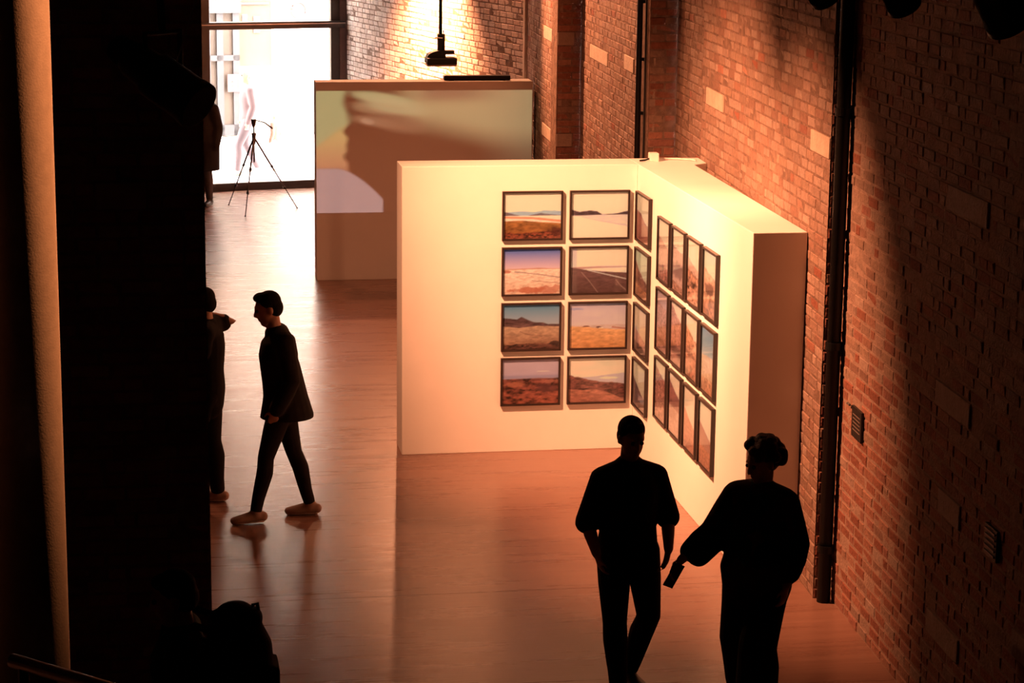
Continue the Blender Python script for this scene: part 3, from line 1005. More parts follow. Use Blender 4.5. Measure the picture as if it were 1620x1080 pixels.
sb = empty('sound_bar', (3.99, 26.47, VH))
tag(sb, 'long black sound bar lying on top of the video wall', 'speaker')
MB(sb.location).box((3.99, 26.47, VH + .032), (.80, .10, .055)).build('body', M_BLACK, sb, bevel=.012)
for x in (3.68, 4.30):
    MB(sb.location).box((x, 26.47, VH + .003), (.06, .09, .006)).build('foot', M_BLACK, sb)

# projector on its ceiling pole
pj = empty('projector', (3.157, 23.5, 2.80))
tag(pj, 'black projector hanging from a ceiling pole above the video wall', 'projector')
O = pj.location


def pjb(name, c, s, m=M_BLACK, bevel=.006, rot=None):
    return MB(O).box(c, s, rot).build(name, m, pj, bevel=bevel)


MB(O).tube([(3.153, 23.5, 3.02), (3.153, 23.5, ROOM_H)], .019, 14).build('ceiling_pole', M_BLACK, pj, True)
pjb('pole_sleeve', (3.160, 23.5, 3.03), (.075, .075, .20))
pjb('body', (3.158, 23.5, 2.852), (.315, .26, .066), bevel=.012)
MB(O).add([(3.003, 23.38, 2.798), (3.305, 23.38, 2.798), (3.318, 23.38, 2.824), (2.993, 23.38, 2.812), (3.003, 23.62, 2.798), (3.305, 23.62, 2.798), (3.318, 23.62, 2.824), (2.993, 23.62, 2.812)],
          [(0, 1, 2, 3), (4, 5, 6, 7), (0, 1, 5, 4), (1, 2, 6, 5), (2, 3, 7, 6), (3, 0, 4, 7)]).build('base_plate', M_GREYPLATE, pj)
cv = []
for i in range(7):
    a = math.pi / 2 * i / 6
    cv.append((3.005 + .15 * (1 - math.cos(a)), 2.885 + .075 * math.sin(a)))
cv += [(3.20, 2.96), (3.20, 2.885)]
mb = MB(O)
V = [(x, 23.42, z) for x, z in cv] + [(x, 23.58, z) for x, z in cv]
n = len(cv)
mb.add(V, [tuple(range(n)), tuple(range(n, 2 * n))] + [(i, (i + 1) % n, n + (i + 1) % n, n + i) for i in range(n)]).build('bracket', M_BLACK, pj)
pjb('power_supply', (3.235, 23.5, 2.938), (.125, .10, .042))
MB(O).tube([(3.09, 23.46, 3.092), (3.17, 23.46, 3.086)], .007, 8).build('clamp_bolt', M_RAIL, pj)
MB(O).tube([(3.172, 23.45, 2.95), (3.185, 23.45, 3.06), (3.178, 23.46, 3.17)], .006, 8).build('power_cable', M_BLACK, pj, True)
MB(O).tube([(3.10, 23.62, 2.855), (3.10, 23.665, 2.855)], .028, 16).build('lens', M_LENS_OFF, pj, True)

# ------------------------------------------------------------------ tripod by the window
tp = empty('camera_tripod', (1.62, 31.95, 0))
tag(tp, 'thin empty camera tripod standing before the bright window', 'tripod')
O = tp.location
hub = Vector((1.615, 31.9, 1.06))
MB(O).tube([hub - Vector((0, 0, .10)), hub + Vector((0, 0, .06))], [.022, .035], 12).build('hub', M_STEEL, tp)
MB(O).tube([hub - Vector((0, 0, .36)), hub + Vector((0, 0, .16))], .012, 10).build('centre_column', M_STEEL, tp)
MB(O).tube([hub + Vector((0, 0, .15)), hub + Vector((0, 0, .19)), hub + Vector((0, 0, .255))], [.02, .03, .04], 12).build('pan_head', M_STEEL, tp)
MB(O).tube([hub + Vector((.03, -.02, .24)), hub + Vector((.15, -.06, .21)), hub + Vector((.26, -.10, .13))], [.007, .011, .014], 8).build('pan_handle', M_STEEL, tp, True)
for fx, fy in ((1.268, 32.459), (1.452, 31.36), (2.229, 32.062)):
    ft = Vector((fx, fy, .012))
    d = ft - hub
    lg = MB(O).tube([hub + d * .02, hub + d * .42], .014, 10).build('leg', M_STEEL, tp)
    MB(O).tube([hub + d * .40, hub + d * .72], .010, 10).build('leg_tube', M_STEEL, lg)
    MB(O).tube([hub + d * .70, hub + d], .007, 8).build('leg_tip', M_STEEL, lg)
    for q in (.41, .71):
        MB(O).tube([hub + d * (q - .014), hub + d * (q + .014)], .020, 8).build('leg_clamp', M_BLACK, lg)
    MB(O).sphere(ft, .012, 8, 6).build('rubber_foot', M_BLACK, lg)

# ------------------------------------------------------------------ pipes and plates on the brick walls
dp = empty('drain_pipe', (4.512, 13.972, 0))
tag(dp, 'thick black drain pipe in the corner of the near brick wall', 'pipe')
O = dp.location
MB(O).tube([(O.x, O.y, 0), (O.x, O.y, 6.9)], .046, 20).build('pipe', M_BLACK, dp, True)
for z in (.35, 1.75, 3.3, 4.9):
    b_ = MB(O).tube([(O.x, O.y, z), (O.x, O.y, z + .05)], .054, 20).build('bracket', M_BLACK, dp)
    MB(O).box((O.x + .01, O.y + .05, z + .025), (.09, .03, .04)).build('bracket_plate', M_STEEL, b_)
dp = empty('conduit_pipe', (4.600, 20.42, 0))
tag(dp, 'thin dark vertical pipe beside the reddish brick pier', 'pipe')
O = dp.location
MB(O).tube([(O.x, O.y, 0), (O.x, O.y, 6.9)], .027, 14).build('pipe', M_BLACK, dp, True)
for z in (1.5, 2.62, 3.12, 3.65, 4.6):
    MB(O).box((O.x + .027, O.y, z), (.07, .05, .03)).build('bracket', M_BLACK, dp)
cd = MB((4.628, 20.30, 0)).tube([(4.628, 20.30, 0), (4.634, 20.30, 2.5), (4.630, 20.30, 6.9)], .010, 8).build('cable', M_STEEL, None, True)
tag(cd, 'thin loose cable running up beside the dark conduit pipe', 'cable')

nd = Vector((N[1][0] - N[0][0], N[1][1] - N[0][1])).normalized()
RZ = math.atan2(nd.y, nd.x)


def on_near(y, z, off=0.0):
    t = (y - N[0][1]) / (N[1][1] - N[0][1])
    return Vector((N[0][0] + t * (N[1][0] - N[0][0]) - off, y, z))


pq = empty('wall_plaque', on_near(13.49, 1.27))
tag(pq, 'small dark caption plaque on the near brick wall', 'plaque')
R3 = Matrix.Rotation(RZ, 3, 'Z')
MB(pq.location).box(on_near(13.49, 1.36, .012), (.235, .016, .20), R3).build('plate', M_STEEL, pq, bevel=.003)
for z in (1.41, 1.385, 1.36, 1.335, 1.31):
    MB(pq.location).box(on_near(13.49, z, .0205), (.17, .001, .007), R3).build('caption_line', M_GREYPLATE, pq)
MB(pq.location).tube([on_near(13.66, 1.445, .02), on_near(13.72, 1.445, .02)], .008, 8).build('hook', M_RAIL, pq)
av = empty('air_vent', on_near(10.8, 1.30))
tag(av, 'dark iron air vent low on the near brick wall at the right edge', 'vent')
MB(av.location).box(on_near(10.8, 1.39, .010), (.20, .022, .17), R3).build('grille_frame', M_BLACK, av, bevel=.003)
for k in range(5):
    MB(av.location).box(on_near(10.8, 1.33 + k * .03, .024), (.16, .008, .010), R3).build('slat', M_STEEL, av)

# ------------------------------------------------------------------ column and handrail of the balcony
cl = empty('round_column', (-.200, 3.60, 3.2))
tag(cl, 'round painted column close to the camera at the left edge', 'column')
O = cl.location
MB(O).tube([(O.x, O.y, 3.2), (O.x, O.y, ROOM_H)], .0675, 48).build('shaft', M_COLUMN, cl, True)
MB(O).tube([(O.x, O.y, 3.2), (O.x, O.y, 3.225)], .10, 40).build('base_plate', M_STEEL, cl)
hr = empty('handrail', (-.06, 2.2, 3.2))
tag(hr, 'slim steel handrail crossing the bottom left corner', 'handrail')
O = hr.location
ra, rb = Vector((-.142, 2.262, 4.045)), Vector((.42, 1.72, 4.045))
MB(O).tube([ra, rb], .0075, 14).build('rail', M_RAIL, hr, True)
for p in (ra + (rb - ra) * .02, rb):
    MB(O).tube([Vector((p.x, p.y, 3.2)), p], .006, 10).build('post', M_STEEL, hr)


# ------------------------------------------------------------------ spotlights
def spotlight(label, loc, target, r=.075, length=.30, energy=0.0, cone=60, blend=.5, top=None, col=LAMP, radius=.06, yoke=True, name='spotlight'):
    loc, target = Vector(loc), Vector(target)
    d = (target - loc).normalized()
    s = d.cross(Vector((0, 0, 1)))
    s = s.normalized() if s.length > 1e-4 else Vector((1, 0, 0))
    root = empty(name, loc)
    tag(root, label, 'spotlight')
    back = loc - d * length
    MB(loc).tube([back, back + d * .02, back + d * length * .35, back + d * length * .38, loc - d * .03, loc - d * .03, loc], [r * .62, r * .74, r * .80, r * .95, r * .95, r, r], 28).build('barrel', M_BLACK, root, True)
    MB(loc).tube([back - d * .07, back - d * .05, back + d * .01], [r * .35, r * .58, r * .62], 20).build('rear_housing', M_BLACK, root, True)
    MB(loc).tube([loc - d * .004, loc + d * .002], r * .9, 28).build('lens', M_LENS if energy else M_LENS_OFF, root)
    mid = loc - d * length * .5
    top = Vector(top) if top is not None else Vector((mid.x, mid.y, ROOM_H))
    pv = mid + Vector((0, 0, r * 2.0))
    if yoke:
        yk = [mid + s * (r * 1.12), mid + s * (r * 1.12) + Vector((0, 0, r * 1.9)), mid - s * (r * 1.12) + Vector((0, 0, r * 1.9)), mid - s * (r * 1.12)]
        MB(loc).tube(yk, .009, 8).build('yoke', M_BLACK, root)
        MB(loc).tube([pv - Vector((0, 0, .01)), top], .012, 10).build('hanging_rod', M_BLACK, root)
    if energy:
        ld = bpy.data.lights.new('spot_bulb', 'SPOT')
        ld.energy = energy
        ld.color = col
        ld.spot_size = math.radians(cone)
        ld.spot_blend = blend
        ld.shadow_soft_size = radius
        lo = bpy.data.objects.new('spot_bulb', ld)
        lo.parent = root
        lo.matrix_local = Matrix.Translation(d * .02) @ d.to_track_quat('-Z', 'Y').to_matrix().to_4x4()
        COL.objects.link(lo)
    return root


spotlight('lit spotlight above the floor aimed at the corner of the display wall', (0.55, 15.25, 5.25), (4.0, 17.4, 1.75), energy=LIGHTS['key'], cone=61, blend=1.0)
spotlight('lit spotlight above the floor aimed at the near end of the display wall', (0.75, 14.80, 5.30), (4.2, 14.85, 1.6), energy=LIGHTS['side'], cone=54, blend=1.0)
spotlight('lit spotlight above the video wall aimed at the rear brick wall', (2.6, 26.3, 5.2), (4.75, 23.6, 2.7), energy=LIGHTS['rear'], cone=72, blend=.6)
spotlight('lit spotlight high on the left behind the display wall', (-1.9, 24.2, 6.4), (1.6, 20.5, 0), energy=LIGHTS['floor_left'], cone=112, blend=.8)
spotlight('lit spotlight high beside the rear brick wall', (3.8, 21.4, 6.2), (3.0, 21.0, 0), energy=LIGHTS['floor_right'], cone=112, blend=.8)
spotlight('lit spotlight high behind the video wall', (3.5, 30.0, 6.0), (3.4, 24.6, 0), energy=LIGHTS['behind_screen'], cone=62, blend=.8)
spotlight('lit spotlight close to the bright brick wall', (3.05, 30.25, 4.1), (4.02, 30.5, 2.5), r=.05, length=.18, energy=LIGHTS['washer'], cone=105, blend=1.0)

spotlight('lit spotlight above the balcony aimed at the round column', (2.6, 3.95, 5.6), (-.2, 3.6, 4.45), r=.05, length=.18, energy=LIGHTS['column'], cone=34, blend=1.0)

# the dark barrels in view
big = spotlight('large black spotlight hanging at the upper left before the brick pier', (.184, 6.93, 4.128), (.67, 6.55, 3.80), r=.078, length=.30, top=(-.05, 7.02, ROOM_H))
MB(big.location).tube([at(280, 97, 6.9), at(313, -10, 6.9), Vector((.36, 6.9, 5.0))], .003, 6).build('safety_wire', M_RAIL, big)
for k, (u, v, tu, tv, r) in enumerate([(1308, -2, 1345, 60, .045), (1432, 12, 1470, 90, .048), (1598, 40, 1640, 130, .066)]):
    lb = ['small unlit spotlight barely showing beside the drain pipe at the top', 'unlit black spotlight barrel at the top edge, right of the drain pipe', 'largest unlit black spotlight barrel, in the top right corner'][k]
    a = at(u, v, 6.0)
    b = at(tu, tv, 6.05)
    spotlight(lb, a, b, r=r, length=.26)

# ------------------------------------------------------------------ people
def loft(bm, pts, side=None, n=16):
    """closed tapered body along pts = [(point, half width, half depth)]; side = direction of the half width"""
    P = [Vector(p[0]) for p in pts]
    W = [p[1] for p in pts]
    D = [p[2] if len(p) > 2 else p[1] for p in pts]
    t0, t1 = (P[1] - P[0]).normalized(), (P[-1] - P[-2]).normalized()
    rings = []
    for a in (80, 55, 28):
        a = math.radians(a)
        rings.append((P[0] - t0 * (min(W[0], D[0]) * math.sin(a) * .9), W[0] * math.cos(a), D[0] * math.cos(a), t0))
    for i, p in enumerate(P):
        t = (P[min(i + 1, len(P) - 1)] - P[max(i - 1, 0)]).normalized()
        rings.append((p, W[i], D[i], t))
    for a in (28, 55, 80):
        a = math.radians(a)
        rings.append((P[-1] + t1 * (min(W[-1], D[-1]) * math.sin(a) * .9), W[-1] * math.cos(a), D[-1] * math.cos(a), t1))
    vr = []
    for p, w, d, t in rings:
        s = Vector(side) if side is not None else (Vector((1, 0, 0)) if abs(t.x) < .8 else Vector((0, 1, 0)))
        s = (s - t * s.dot(t))
        s.normalize()
        q = t.cross(s)
        vr.append([bm.verts.new(p + s * (w * math.cos(math.tau * k / n)) + q * (d * math.sin(math.tau * k / n))) for k in range(n)])
    for a, b in zip(vr[:-1], vr[1:]):
        for k in range(n):
            bm.faces.new((a[k], a[(k + 1) % n], b[(k + 1) % n], b[k]))
    bm.faces.new(list(reversed(vr[0])))
    bm.faces.new(vr[-1])


def ball(bm, c, r, R=None):
    m = Matrix.Translation(Vector(c)) @ ((R.to_4x4()) if R is not None else Matrix.Identity(4)) @ Matrix.Diagonal(Vector((r[0], r[1], r[2], 1)))
    bmesh.ops.create_uvsphere(bm, u_segments=16, v_segments=10, radius=1.0, matrix=m)


def blob(name, fill, voxel, m, parent=None, cuts=(), smooth=6, mats=None):
    """fuse overlapping volumes into one continuous skin"""
    bm = bmesh.new()
    fill(bm)
    bmesh.ops.recalc_face_normals(bm, faces=bm.faces)
    me = bpy.data.meshes.new(name)
    bm.to_mesh(me)
    bm.free()
    tmp = bpy.data.objects.new('tmp', me)
    COL.objects.link(tmp)
    md = tmp.modifiers.new('r', 'REMESH')
    md.mode = 'VOXEL'
    md.voxel_size = voxel
    md = tmp.modifiers.new('s', 'SMOOTH')
    md.iterations = smooth
    md.factor = .5
    dg = bpy.context.evaluated_depsgraph_get()
    out = bpy.data.meshes.new_from_object(tmp.evaluated_get(dg))
    bpy.data.objects.remove(tmp)
    out.name = name
    if cuts:
        bm = bmesh.new()
        bm.from_mesh(out)
        for co, no in cuts:
            g = bmesh.ops.bisect_plane(bm, geom=bm.verts[:] + bm.edges[:] + bm.faces[:], plane_co=Vector(co), plane_no=Vector(no), clear_outer=True)
            ed = [e for e in g['geom_cut'] if isinstance(e, bmesh.types.BMEdge)]
            bmesh.ops.holes_fill(bm, edges=ed, sides=0)
        bm.to_mesh(out)
        bm.free()
    out.materials.clear()
    out.materials.append(m)
    out.polygons.foreach_set('use_smooth', [True] * len(out.polygons))
    o = bpy.data.objects.new(name, out)
    COL.objects.link(o)
    if parent is not None:
        o.parent = parent
    return o


STAND = dict(pelvis=(0, 0, .94), waist=(0, .0, 1.08), chest=(0, 0, 1.27), upper=(0, -.01, 1.38), neck=(0, -.015, 1.46), head=(0, .015, 1.615),
             shL=(-.175, -.01, 1.40), shR=(.175, -.01, 1.40), elL=(-.235, -.04, 1.12), elR=(.235, -.04, 1.12), wrL=(-.235, .05, .88), wrR=(.235, .05, .88),
             hdL=(0, .15, -1), hdR=(0, .15, -1), hipL=(-.09, 0, .90), hipR=(.09, 0, .90), knL=(-.095, .02, .49), knR=(.095, .02, .49), anL=(-.10, -.02, .085), anR=(.10, -.02, .085),
             toL=(-.12, .15, 0), toR=(.12, .15, 0), face=(0, 1, -.1))


def person(label, loc, yaw, pose=None, size=1.0, top=None, legs=None, shoes=None, hair='short', voxel=.009, skin=M_SKIN, hairmat=M_HAIR, build=1.0, fingers=True, group=None):
    J = dict(STAND)
    J.update(pose or {})
    J = {k: Vector(v) for k, v in J.items()}
    sd = (J['shR'] - J['shL']).normalized()
    hs = (J['hipR'] - J['hipL']).normalized()
    hf = J['face'].normalized()
    hr_ = hf.cross(Vector((0, 0, 1))).normalized()
    hu = hr_.cross(hf).normalized()
    HR = Matrix((hr_, hf, hu)).transposed()
    H = J['head']
    hp = lambda x, y, z: H + HR @ Vector((x, y, z))
    w = build

    def torso(bm, k=0.0, flare=0.0, low=-.08):
        loft(bm, [(J['pelvis'] + Vector((0, 0, low)), .125 * w + k + flare, .095 * w + k + flare), (J['pelvis'], .160 * w + k + flare * .7, .108 * w + k + flare * .7), (J['waist'], .140 * w + k + flare * .3, .098 * w + k + flare * .3),
                  (J['chest'], .158 * w + k, .112 * w + k), (J['upper'], .150 * w + k, .092 * w + k), (J['neck'] - Vector((0, 0, .03)), .075 + k * .6, .062 + k * .6)], sd, 20)
        for q in ('shL', 'shR'):
            loft(bm, [(J['upper'] + Vector((0, 0, .02)), .06 + k), (J[q], .052 * w + k)], None, 14)

    def arm(bm, S, k=0.0, to=1.0, flare=0.0):
        a, b, c = J['sh' + S], J['el' + S], J['wr' + S]
        pts = [(a, .052 * w + k), (a.lerp(b, .5), .047 * w + k + flare * .2)]
        if to > .4:
            pts.append((b, .040 * w + k + flare * .5))
        if to > .5:
            pts += [(b.lerp(c, .35), .041 * w + k + flare * .7), (b.lerp(c, min(1, (to - .5) * 2)), .029 * w + k + flare)]
        loft(bm, pts, None, 14)

    def hand(bm, S):
        c = J['wr' + S]
        d = J['hd' + S].normalized()
        inw = (sd if S == 'L' else -sd)
        inw = (inw - d * inw.dot(d)).normalized()           # palm faces the body
        lat = d.cross(inw).normalized()
        if lat.dot(hf) < 0:
            lat = -lat                                       # thumb side forward
        R = Matrix((lat, inw, d)).transposed()
        loft(bm, [(c - d * .02, .027, .022), (c + d * .03, .036, .017), (c + d * .075, .040, .014)], lat, 12)
        for i, (o_, ln) in enumerate(((.030, .068), (.010, .078), (-.011, .072), (-.031, .056))):
            b0 = c + d * .080 + lat * o_
            b1 = b0 + (d * .93 + inw * .3).normalized() * ln * .52
            b2 = b1 + (d * .62 + inw * .8).normalized() * ln * .50
            loft(bm, [(b0 - d * .02, .0095), (b1, .0088), (b2, .0075)], None, 8)
        t0 = c + d * .028 + lat * .026
        t1 = t0 + (lat * .75 + d * .65 + inw * .25).normalized() * .042
        t2 = t1 + (lat * .25 + d * .95 + inw * .35).normalized() * .032
        loft(bm, [(t0, .013), (t1, .0105), (t2, .0085)], None, 8)

    def leg(bm, S, k=0.0, to=1.0, flare=0.0):
        a, b, c = J['hip' + S], J['kn' + S], J['an' + S]
        back = -(J['to' + S] - J['an' + S])
        back.z = 0
        back.normalize()
        loft(bm, [(a, .086 * w + k), (a.lerp(b, .45), .076 * w + k), (b, .053 * w + k + flare * .4), (b.lerp(c, .3) + back * .014, .054 * w + k + flare * .6), (b.lerp(c, .75), .040 * w + k + flare * .9), (b.lerp(c, to), .036 + k + flare)], hs, 16)

    def foot(bm, S, k=0.0, sole=False):
        c, t = J['an' + S], J['to' + S]
        f = (t - c)
        tilt = f.z
        f.z = 0
        f.normalize()
        lat = f.cross(Vector((0, 0, 1)))
        g = c - Vector((0, 0, .085))                        # sole level under the ankle
        tp = g + f * .17
        tp.z = t.z if abs(tilt) > .02 and t.z > -.05 else g.z
        heel = g - f * .055
        up = Vector((0, 0, 1))
        if sole:
            loft(bm, [(heel + up * .013, .032, .013), (heel.lerp(tp, .45) + up * .013, .036, .013), (heel.lerp(tp, .8) + up * .013, .046, .013), (tp + up * .012, .036, .012)], lat, 14)
        else:
            loft(bm, [(heel + up * .045, .030 + k, .030 + k), (heel.lerp(tp, .4) + up * .045, .034 + k, .036 + k), (heel.lerp(tp, .75) + up * .034, .043 + k, .024 + k), (tp + up * .028, .032 + k, .017 + k)], lat, 14)
            loft(bm, [(c, .036 + k), (g + up * .05, .038 + k)], None, 12)

    def body(bm):
        torso(bm)
        for S in 'LR':
            arm(bm, S)
            if fingers:
                hand(bm, S)
            else:
                ball(bm, J['wr' + S] + J['hd' + S].normalized() * .06, (.035, .035, .07))
            leg(bm, S)
            foot(bm, S)
        loft(bm, [(J['neck'] - Vector((0, 0, .05)), .060, .058), (hp(0, -.015, -.06), .052, .054)], sd, 14)
        ball(bm, hp(0, -.012, .035), (.074, .094, .086), HR)
        ball(bm, hp(0, .022, -.025), (.062, .070, .090), HR)
        ball(bm, hp(0, .052, -.092), (.036, .034, .030), HR)
        loft(bm, [(hp(0, .088, .022), .010), (hp(0, .104, -.022), .016)], None, 8)
        ball(bm, hp(0, .084, -.058), (.024, .014, .011), HR)
        ball(bm, hp(0, .078, .038), (.050, .016, .010), HR)
        for s in (-1, 1):
            ball(bm, hp(s * .074, -.012, -.008), (.012, .022, .032), HR)

    root = blob('person', body, voxel, skin)
    root.location = loc
    root.rotation_euler = (0, 0, yaw)
    root.scale = (size,) * 3
    tag(root, label, 'person', group)
    for s in (-1, 1):
        MB().sphere(hp(s * .030, .083, .014), .0125, 10, 7).build('eye', M_EYE, root, True)
    top = top or {}
    tv = voxel * 1.25

    def shirt(bm):
        torso(bm, top.get('k', .022), top.get('flare', 0), top.get('low', -.10))
        for S in 'LR':
            arm(bm, S, top.get('ka', top.get('k', .022)), top.get('sleeve', 1.0), top.get('cuff', 0.0))
        if 'extra' in top:
            top['extra'](bm)
    cuts = list(top.get('cuts', []))
    blob(top.get('name', 'jacket'), shirt, tv, top.get('mat', M_CLOTH_K), root, cuts, 5)
    legs = legs or {}

    def pants(bm):
        k = legs.get('k', .016)
        loft(bm, [(J['pelvis'] - Vector((0, 0, .10)), .13 * w + k, .10 * w + k), (J['pelvis'] + Vector((0, 0, .03)), .155 * w + k, .106 * w + k), (J['waist'], .142 * w + k * .5, .10 * w + k * .5)], sd, 18)
        for S in 'LR':
            leg(bm, S, k, legs.get('to', .97), legs.get('flare', 0.0))
    blob('trousers', pants, tv, legs.get('mat', M_CLOTH_K), root, [], 5)
    shoes = shoes or {}
    for S in 'LR':
        so = blob('shoe', lambda bm: foot(bm, S, .010), .008 if voxel < .012 else voxel, shoes.get('mat', M_SHOE_K), root, [], 4)
        blob('sole', lambda bm: foot(bm, S, 0, True), .007 if voxel < .012 else voxel * .7, shoes.get('sole', M_SHOE_K), so, [], 2)

    def hairf(bm):
        ball(bm, hp(0, -.026, .050), (.083, .094, .086), HR)
        ball(bm, hp(0, -.050, .000), (.076, .070, .080), HR)
        if hair == 'quiff':
            ball(bm, hp(0, .030, .105), (.054, .052, .034), HR)
            ball(bm, hp(0, .052, .104), (.034, .024, .024), HR)
        if hair == 'curly':
            r = random.Random(3)
            for i in range(46):
                th, ph = r.uniform(0, math.tau), math.acos(r.uniform(-.45, 1))
                v = Vector((math.sin(ph) * math.cos(th), math.sin(ph) * math.sin(th), math.cos(ph)))
                if v.y > .45 and v.z < .35:
                    continue
                ball(bm, hp(v.x * .108, -.030 + v.y * .112, .035 + v.z * .104), (.036, .036, .036), HR)
        if hair == 'bun':
            ball(bm, hp(0, -.11, .075), (.05, .05, .045), HR)
        if hair == 'short':
            ball(bm, hp(0, .030, .092), (.060, .050, .032), HR)
    blob('hair', hairf, max(.009, voxel), hairmat, root, [], 3)
    return root


# man in a dark T-shirt striding towards the camera
person('person in a black T-shirt and trousers walking below the side photographs', (2.815, 12.50, 0), math.pi + .08, dict(
    pelvis=(0, -.02, .93), hipL=(-.09, 0, .90), hipR=(.09, 0, .90),
    knL=(-.115, .08, .50), anL=(-.055, -.10, .10), toL=(-.10, .08, 0),
    knR=(.125, .17, .51), anR=(.115, .24, .13), toR=(.13, .42, .07),
    shL=(-.172, -.01, 1.345), shR=(.172, -.01, 1.345), elL=(-.258, -.03, 1.08), elR=(.254, -.02, 1.08), wrL=(-.225, .10, .92), wrR=(.225, .10, .92), hdL=(.25, .15, -1), hdR=(-.25, .15, -1),
    head=(0, .03, 1.60), face=(-.1, 1, -.28)),
    size=.985, build=1.03, top=dict(name='t_shirt', k=.026, ka=.020, sleeve=.5, low=-.12, cuff=.03), legs=dict(k=.020), hair='short', skin=M_SKIN_D)

# woman in a loose patterned top turning left with something in her hand
def kimono(bm):
    loft(bm, [((.13, .0, 1.36), .07, .07), ((.26, .05, 1.13), .10, .10), ((.32, .17, 1.01), .075, .085)], (0, 0, 1), 14)
    loft(bm, [((-.11, -.02, 1.35), .06, .08), ((-.195, -.03, 1.12), .075, .11), ((-.20, .02, .94), .070, .12)], (1, 0, 0), 14)


W_LOC, W_YAW, W_SIZE = Vector((3.475, 12.02, 0)), math.radians(138), .955
W_POSE = dict(
    chest=(0, -.02, 1.27), upper=(0, -.03, 1.38), neck=(0, -.03, 1.46), shL=(-.155, -.03, 1.37), shR=(.160, -.02, 1.37),
    elR=(.275, .07, 1.14), wrR=(.37, .29, 1.00), hdR=(.25, .75, -.65), elL=(-.235, -.05, 1.12), wrL=(-.225, .06, .89), hdL=(0, .3, -1),
    knL=(-.09, .14, .50), anL=(-.09, .14, .085), toL=(-.10, .31, 0), knR=(.10, .02, .49), anR=(.11, -.16, .10), toR=(.13, .02, .03),
    head=(0, -.01, 1.60), face=(.45, 1, -.35))
person('person in a loose dark patterned top and wide trousers beside the brick pier', tuple(W_LOC), W_YAW, W_POSE,
    size=W_SIZE, top=dict(name='loose_top', k=.040, flare=.05, sleeve=.85, low=-.12, mat=M_PATTERN, extra=kimono), legs=dict(k=.045, flare=.05), hair='curly', hairmat=M_HAIR_B)
PHN = W_LOC + Matrix.Rotation(W_YAW, 3, 'Z') @ ((Vector(W_POSE['wrR']) + Vector(W_POSE['hdR']).normalized() * .105 + Vector((-.022, 0, -.01))) * W_SIZE)
hp_ = empty('phone', PHN - Vector((0, 0, .07)))
tag(hp_, 'small dark phone held in the low hand of the patterned top', 'phone')
Rp = Matrix.Rotation(.5, 3, 'Y') @ Matrix.Rotation(.4, 3, 'Z')
MB(hp_.location).box(PHN, (.075, .009, .15), Rp).build('case', M_SHOE_K, hp_, bevel=.003)
MB(hp_.location).box(PHN + Rp @ Vector((0, -.0055, 0)), (.066, .001, .135), Rp).build('screen', M_LENS_OFF, hp_)

# man walking left in a jacket
def coat_tail(bm):
    loft(bm, [((0, -.02, 1.20), .17, .13), ((0, -.04, .95), .19, .17), ((0, -.05, .80), .20, .205)], (1, 0, 0), 20)


person('person in a dark jacket and pale suede shoes striding left across bright floor', (1.00, 16.40, 0), math.radians(93), dict(
    pelvis=(0, -.02, .93), waist=(0, 0, 1.08), neck=(0, .03, 1.47), head=(0, .085, 1.625), chest=(0, .01, 1.28), upper=(0, .01, 1.39),
    elL=(-.22, -.06, 1.12), wrL=(-.19, .05, .90), hdL=(.2, .3, -1), elR=(.22, -.08, 1.12), wrR=(.20, .02, .90), hdR=(-.2, .2, -1),
    hipL=(-.09, 0, .90), knL=(-.08, .12, .51), anL=(-.07, .20, .09), toL=(-.08, .37, .0),
    hipR=(.09, -.02, .90), knR=(.09, -.11, .50), anR=(.10, -.23, .085), toR=(.12, -.06, 0), face=(0, 1, -.32)),
    size=1.0, top=dict(name='jacket', k=.036, ka=.030, sleeve=1.0, low=-.05, extra=coat_tail, cuts=[((0, 0, .80), (0, 0, -1))], mat=M_CLOTH_C), legs=dict(k=.010, mat=M_CLOTH_C), shoes=dict(mat=M_SHOE, sole=M_SOLE), hair='quiff')

# person half hidden by the pier, elbow raised
person('person in a dark T-shirt half hidden by the brick pier, elbow raised', (.47, 16.88, 0), math.radians(80), dict(
    elR=(.17, -.18, 1.43), wrR=(.12, .02, 1.50), hdR=(-.3, .8, .4), shR=(.16, -.05, 1.42),
    elL=(-.23, .02, 1.12), wrL=(-.2, .16, .98), hdL=(.2, .9, -.4),
    hipL=(-.09, 0, .90), knL=(-.09, .14, .50), anL=(-.09, .10, .10), toL=(-.1, .27, .02), knR=(.09, -.02, .49), anR=(.09, -.06, .085), toR=(.1, .12, 0), head=(0, .03, 1.60), face=(-.2, 1, -.2)),
    size=.985, top=dict(name='t_shirt', k=.034, ka=.024, sleeve=.3, low=-.14, mat=M_CLOTH_K), legs=dict(k=.022), shoes=dict(mat=M_SHOE, sole=M_SOLE), hair='short')

# visitor with a rucksack, bottom left
person('person in dark clothes wearing a rucksack, in the bottom left corner', (.135, 9.80, 0), math.radians(86), dict(
    head=(0, .03, 1.60), face=(0, 1, -.25), elR=(.22, -.02, 1.12), wrR=(.18, .18, 1.0), hdR=(-.3, .9, -.2)),
    size=1.0, top=dict(name='jacket', k=.03, ka=.03), legs=dict(k=.018), hair='short', skin=M_SKIN_D)
rk = empty('rucksack', (.42, 9.82, 1.02))
tag(rk, 'large black rucksack worn on the back at the bottom left', 'rucksack')


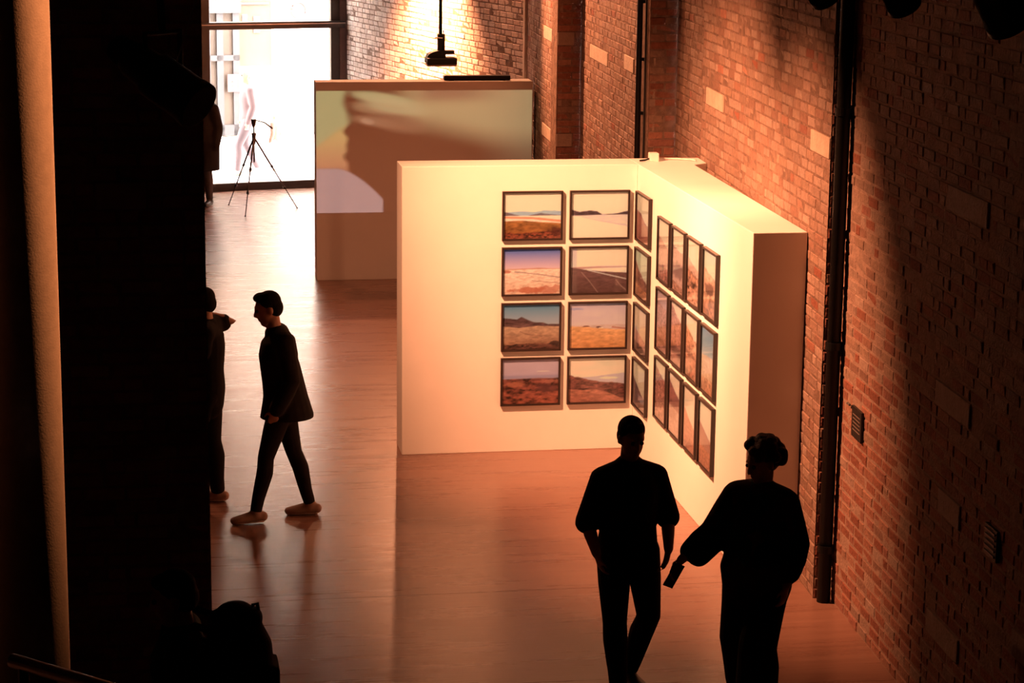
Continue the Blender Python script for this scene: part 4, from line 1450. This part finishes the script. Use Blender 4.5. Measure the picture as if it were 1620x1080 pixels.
def sack(bm):
    loft(bm, [((.33, 9.83, 1.02), .13, .17), ((.40, 9.83, 1.03), .16, .17)], (0, 0, 1), 16)
    loft(bm, [((.40, 9.83, 1.00), .155, .155), ((.40, 9.83, 1.20), .160, .165), ((.395, 9.83, 1.36), .150, .155), ((.385, 9.83, 1.46), .130, .115)], (0, 1, 0), 20)
    loft(bm, [((.30, 9.83, 1.47), .11, .05), ((.47, 9.83, 1.485), .10, .045)], (0, 1, 0), 14)


O = rk.location
bo = blob('sack', lambda bm: sack(bm), .011, M_CLOTH_K, rk, [], 5)
bo.location = -O
MB(O).tube([(.455, 9.83, 1.50), (.465, 9.83, 1.545), (.485, 9.83, 1.550), (.492, 9.83, 1.50)], .009, 8).build('grab_loop', M_CLOTH_K, rk, True)
for y in (9.70, 9.95):
    MB(O).tube([(.30, y, 1.46), (.20, y, 1.50), (.07, y, 1.44), (.015, y, 1.28), (.06, y, 1.10), (.28, y, 1.00)], .018, 8).build('shoulder_strap', M_CLOTH_K, rk, True)
MB(O).box((.555, 9.83, 1.16), (.05, .22, .22)).build('front_pocket', M_CLOTH_K, rk, bevel=.02)

# visitor in a long coat against the window
person('person in a long dark coat standing at the left window jamb', (.90, 32.55, 0), math.radians(150), dict(),
       size=1.0, top=dict(name='coat', k=.045, flare=.09, low=-.42, cuts=[((0, 0, .52), (0, 0, -1))]), legs=dict(mat=M_CLOTH_G), hair='short', voxel=.016, fingers=True)
# passers-by outside
person('person in pale pink clothes walking outside the window behind the tripod', tuple(facade(1.05, 1.9, -.02)), math.radians(100), dict(anL=(-.1, .2, .085), toL=(-.1, .37, 0), knL=(-.1, .18, .5), anR=(.1, -.18, .10), toR=(.1, .0, .02)),
       size=.98, top=dict(name='jacket', mat=mat('dusty_pink_cloth', (.085, .055, .057), .9)), legs=dict(mat=mat('grey_pink_cloth', (.075, .055, .06), .9)), shoes=dict(mat=M_SHOE, sole=M_SOLE), hairmat=M_HAIR_L, voxel=.016)
person('small person in an orange top outside, right of the tripod head', tuple(facade(.52, 2.2, -.02)), math.radians(60), dict(),
       size=.55, top=dict(name='top', mat=mat('orange_cloth', (.11, .06, .04), .9)), legs=dict(mat=M_SIGNWHITE), shoes=dict(mat=M_SHOE, sole=M_SOLE), hairmat=M_HAIR_L, voxel=.02)
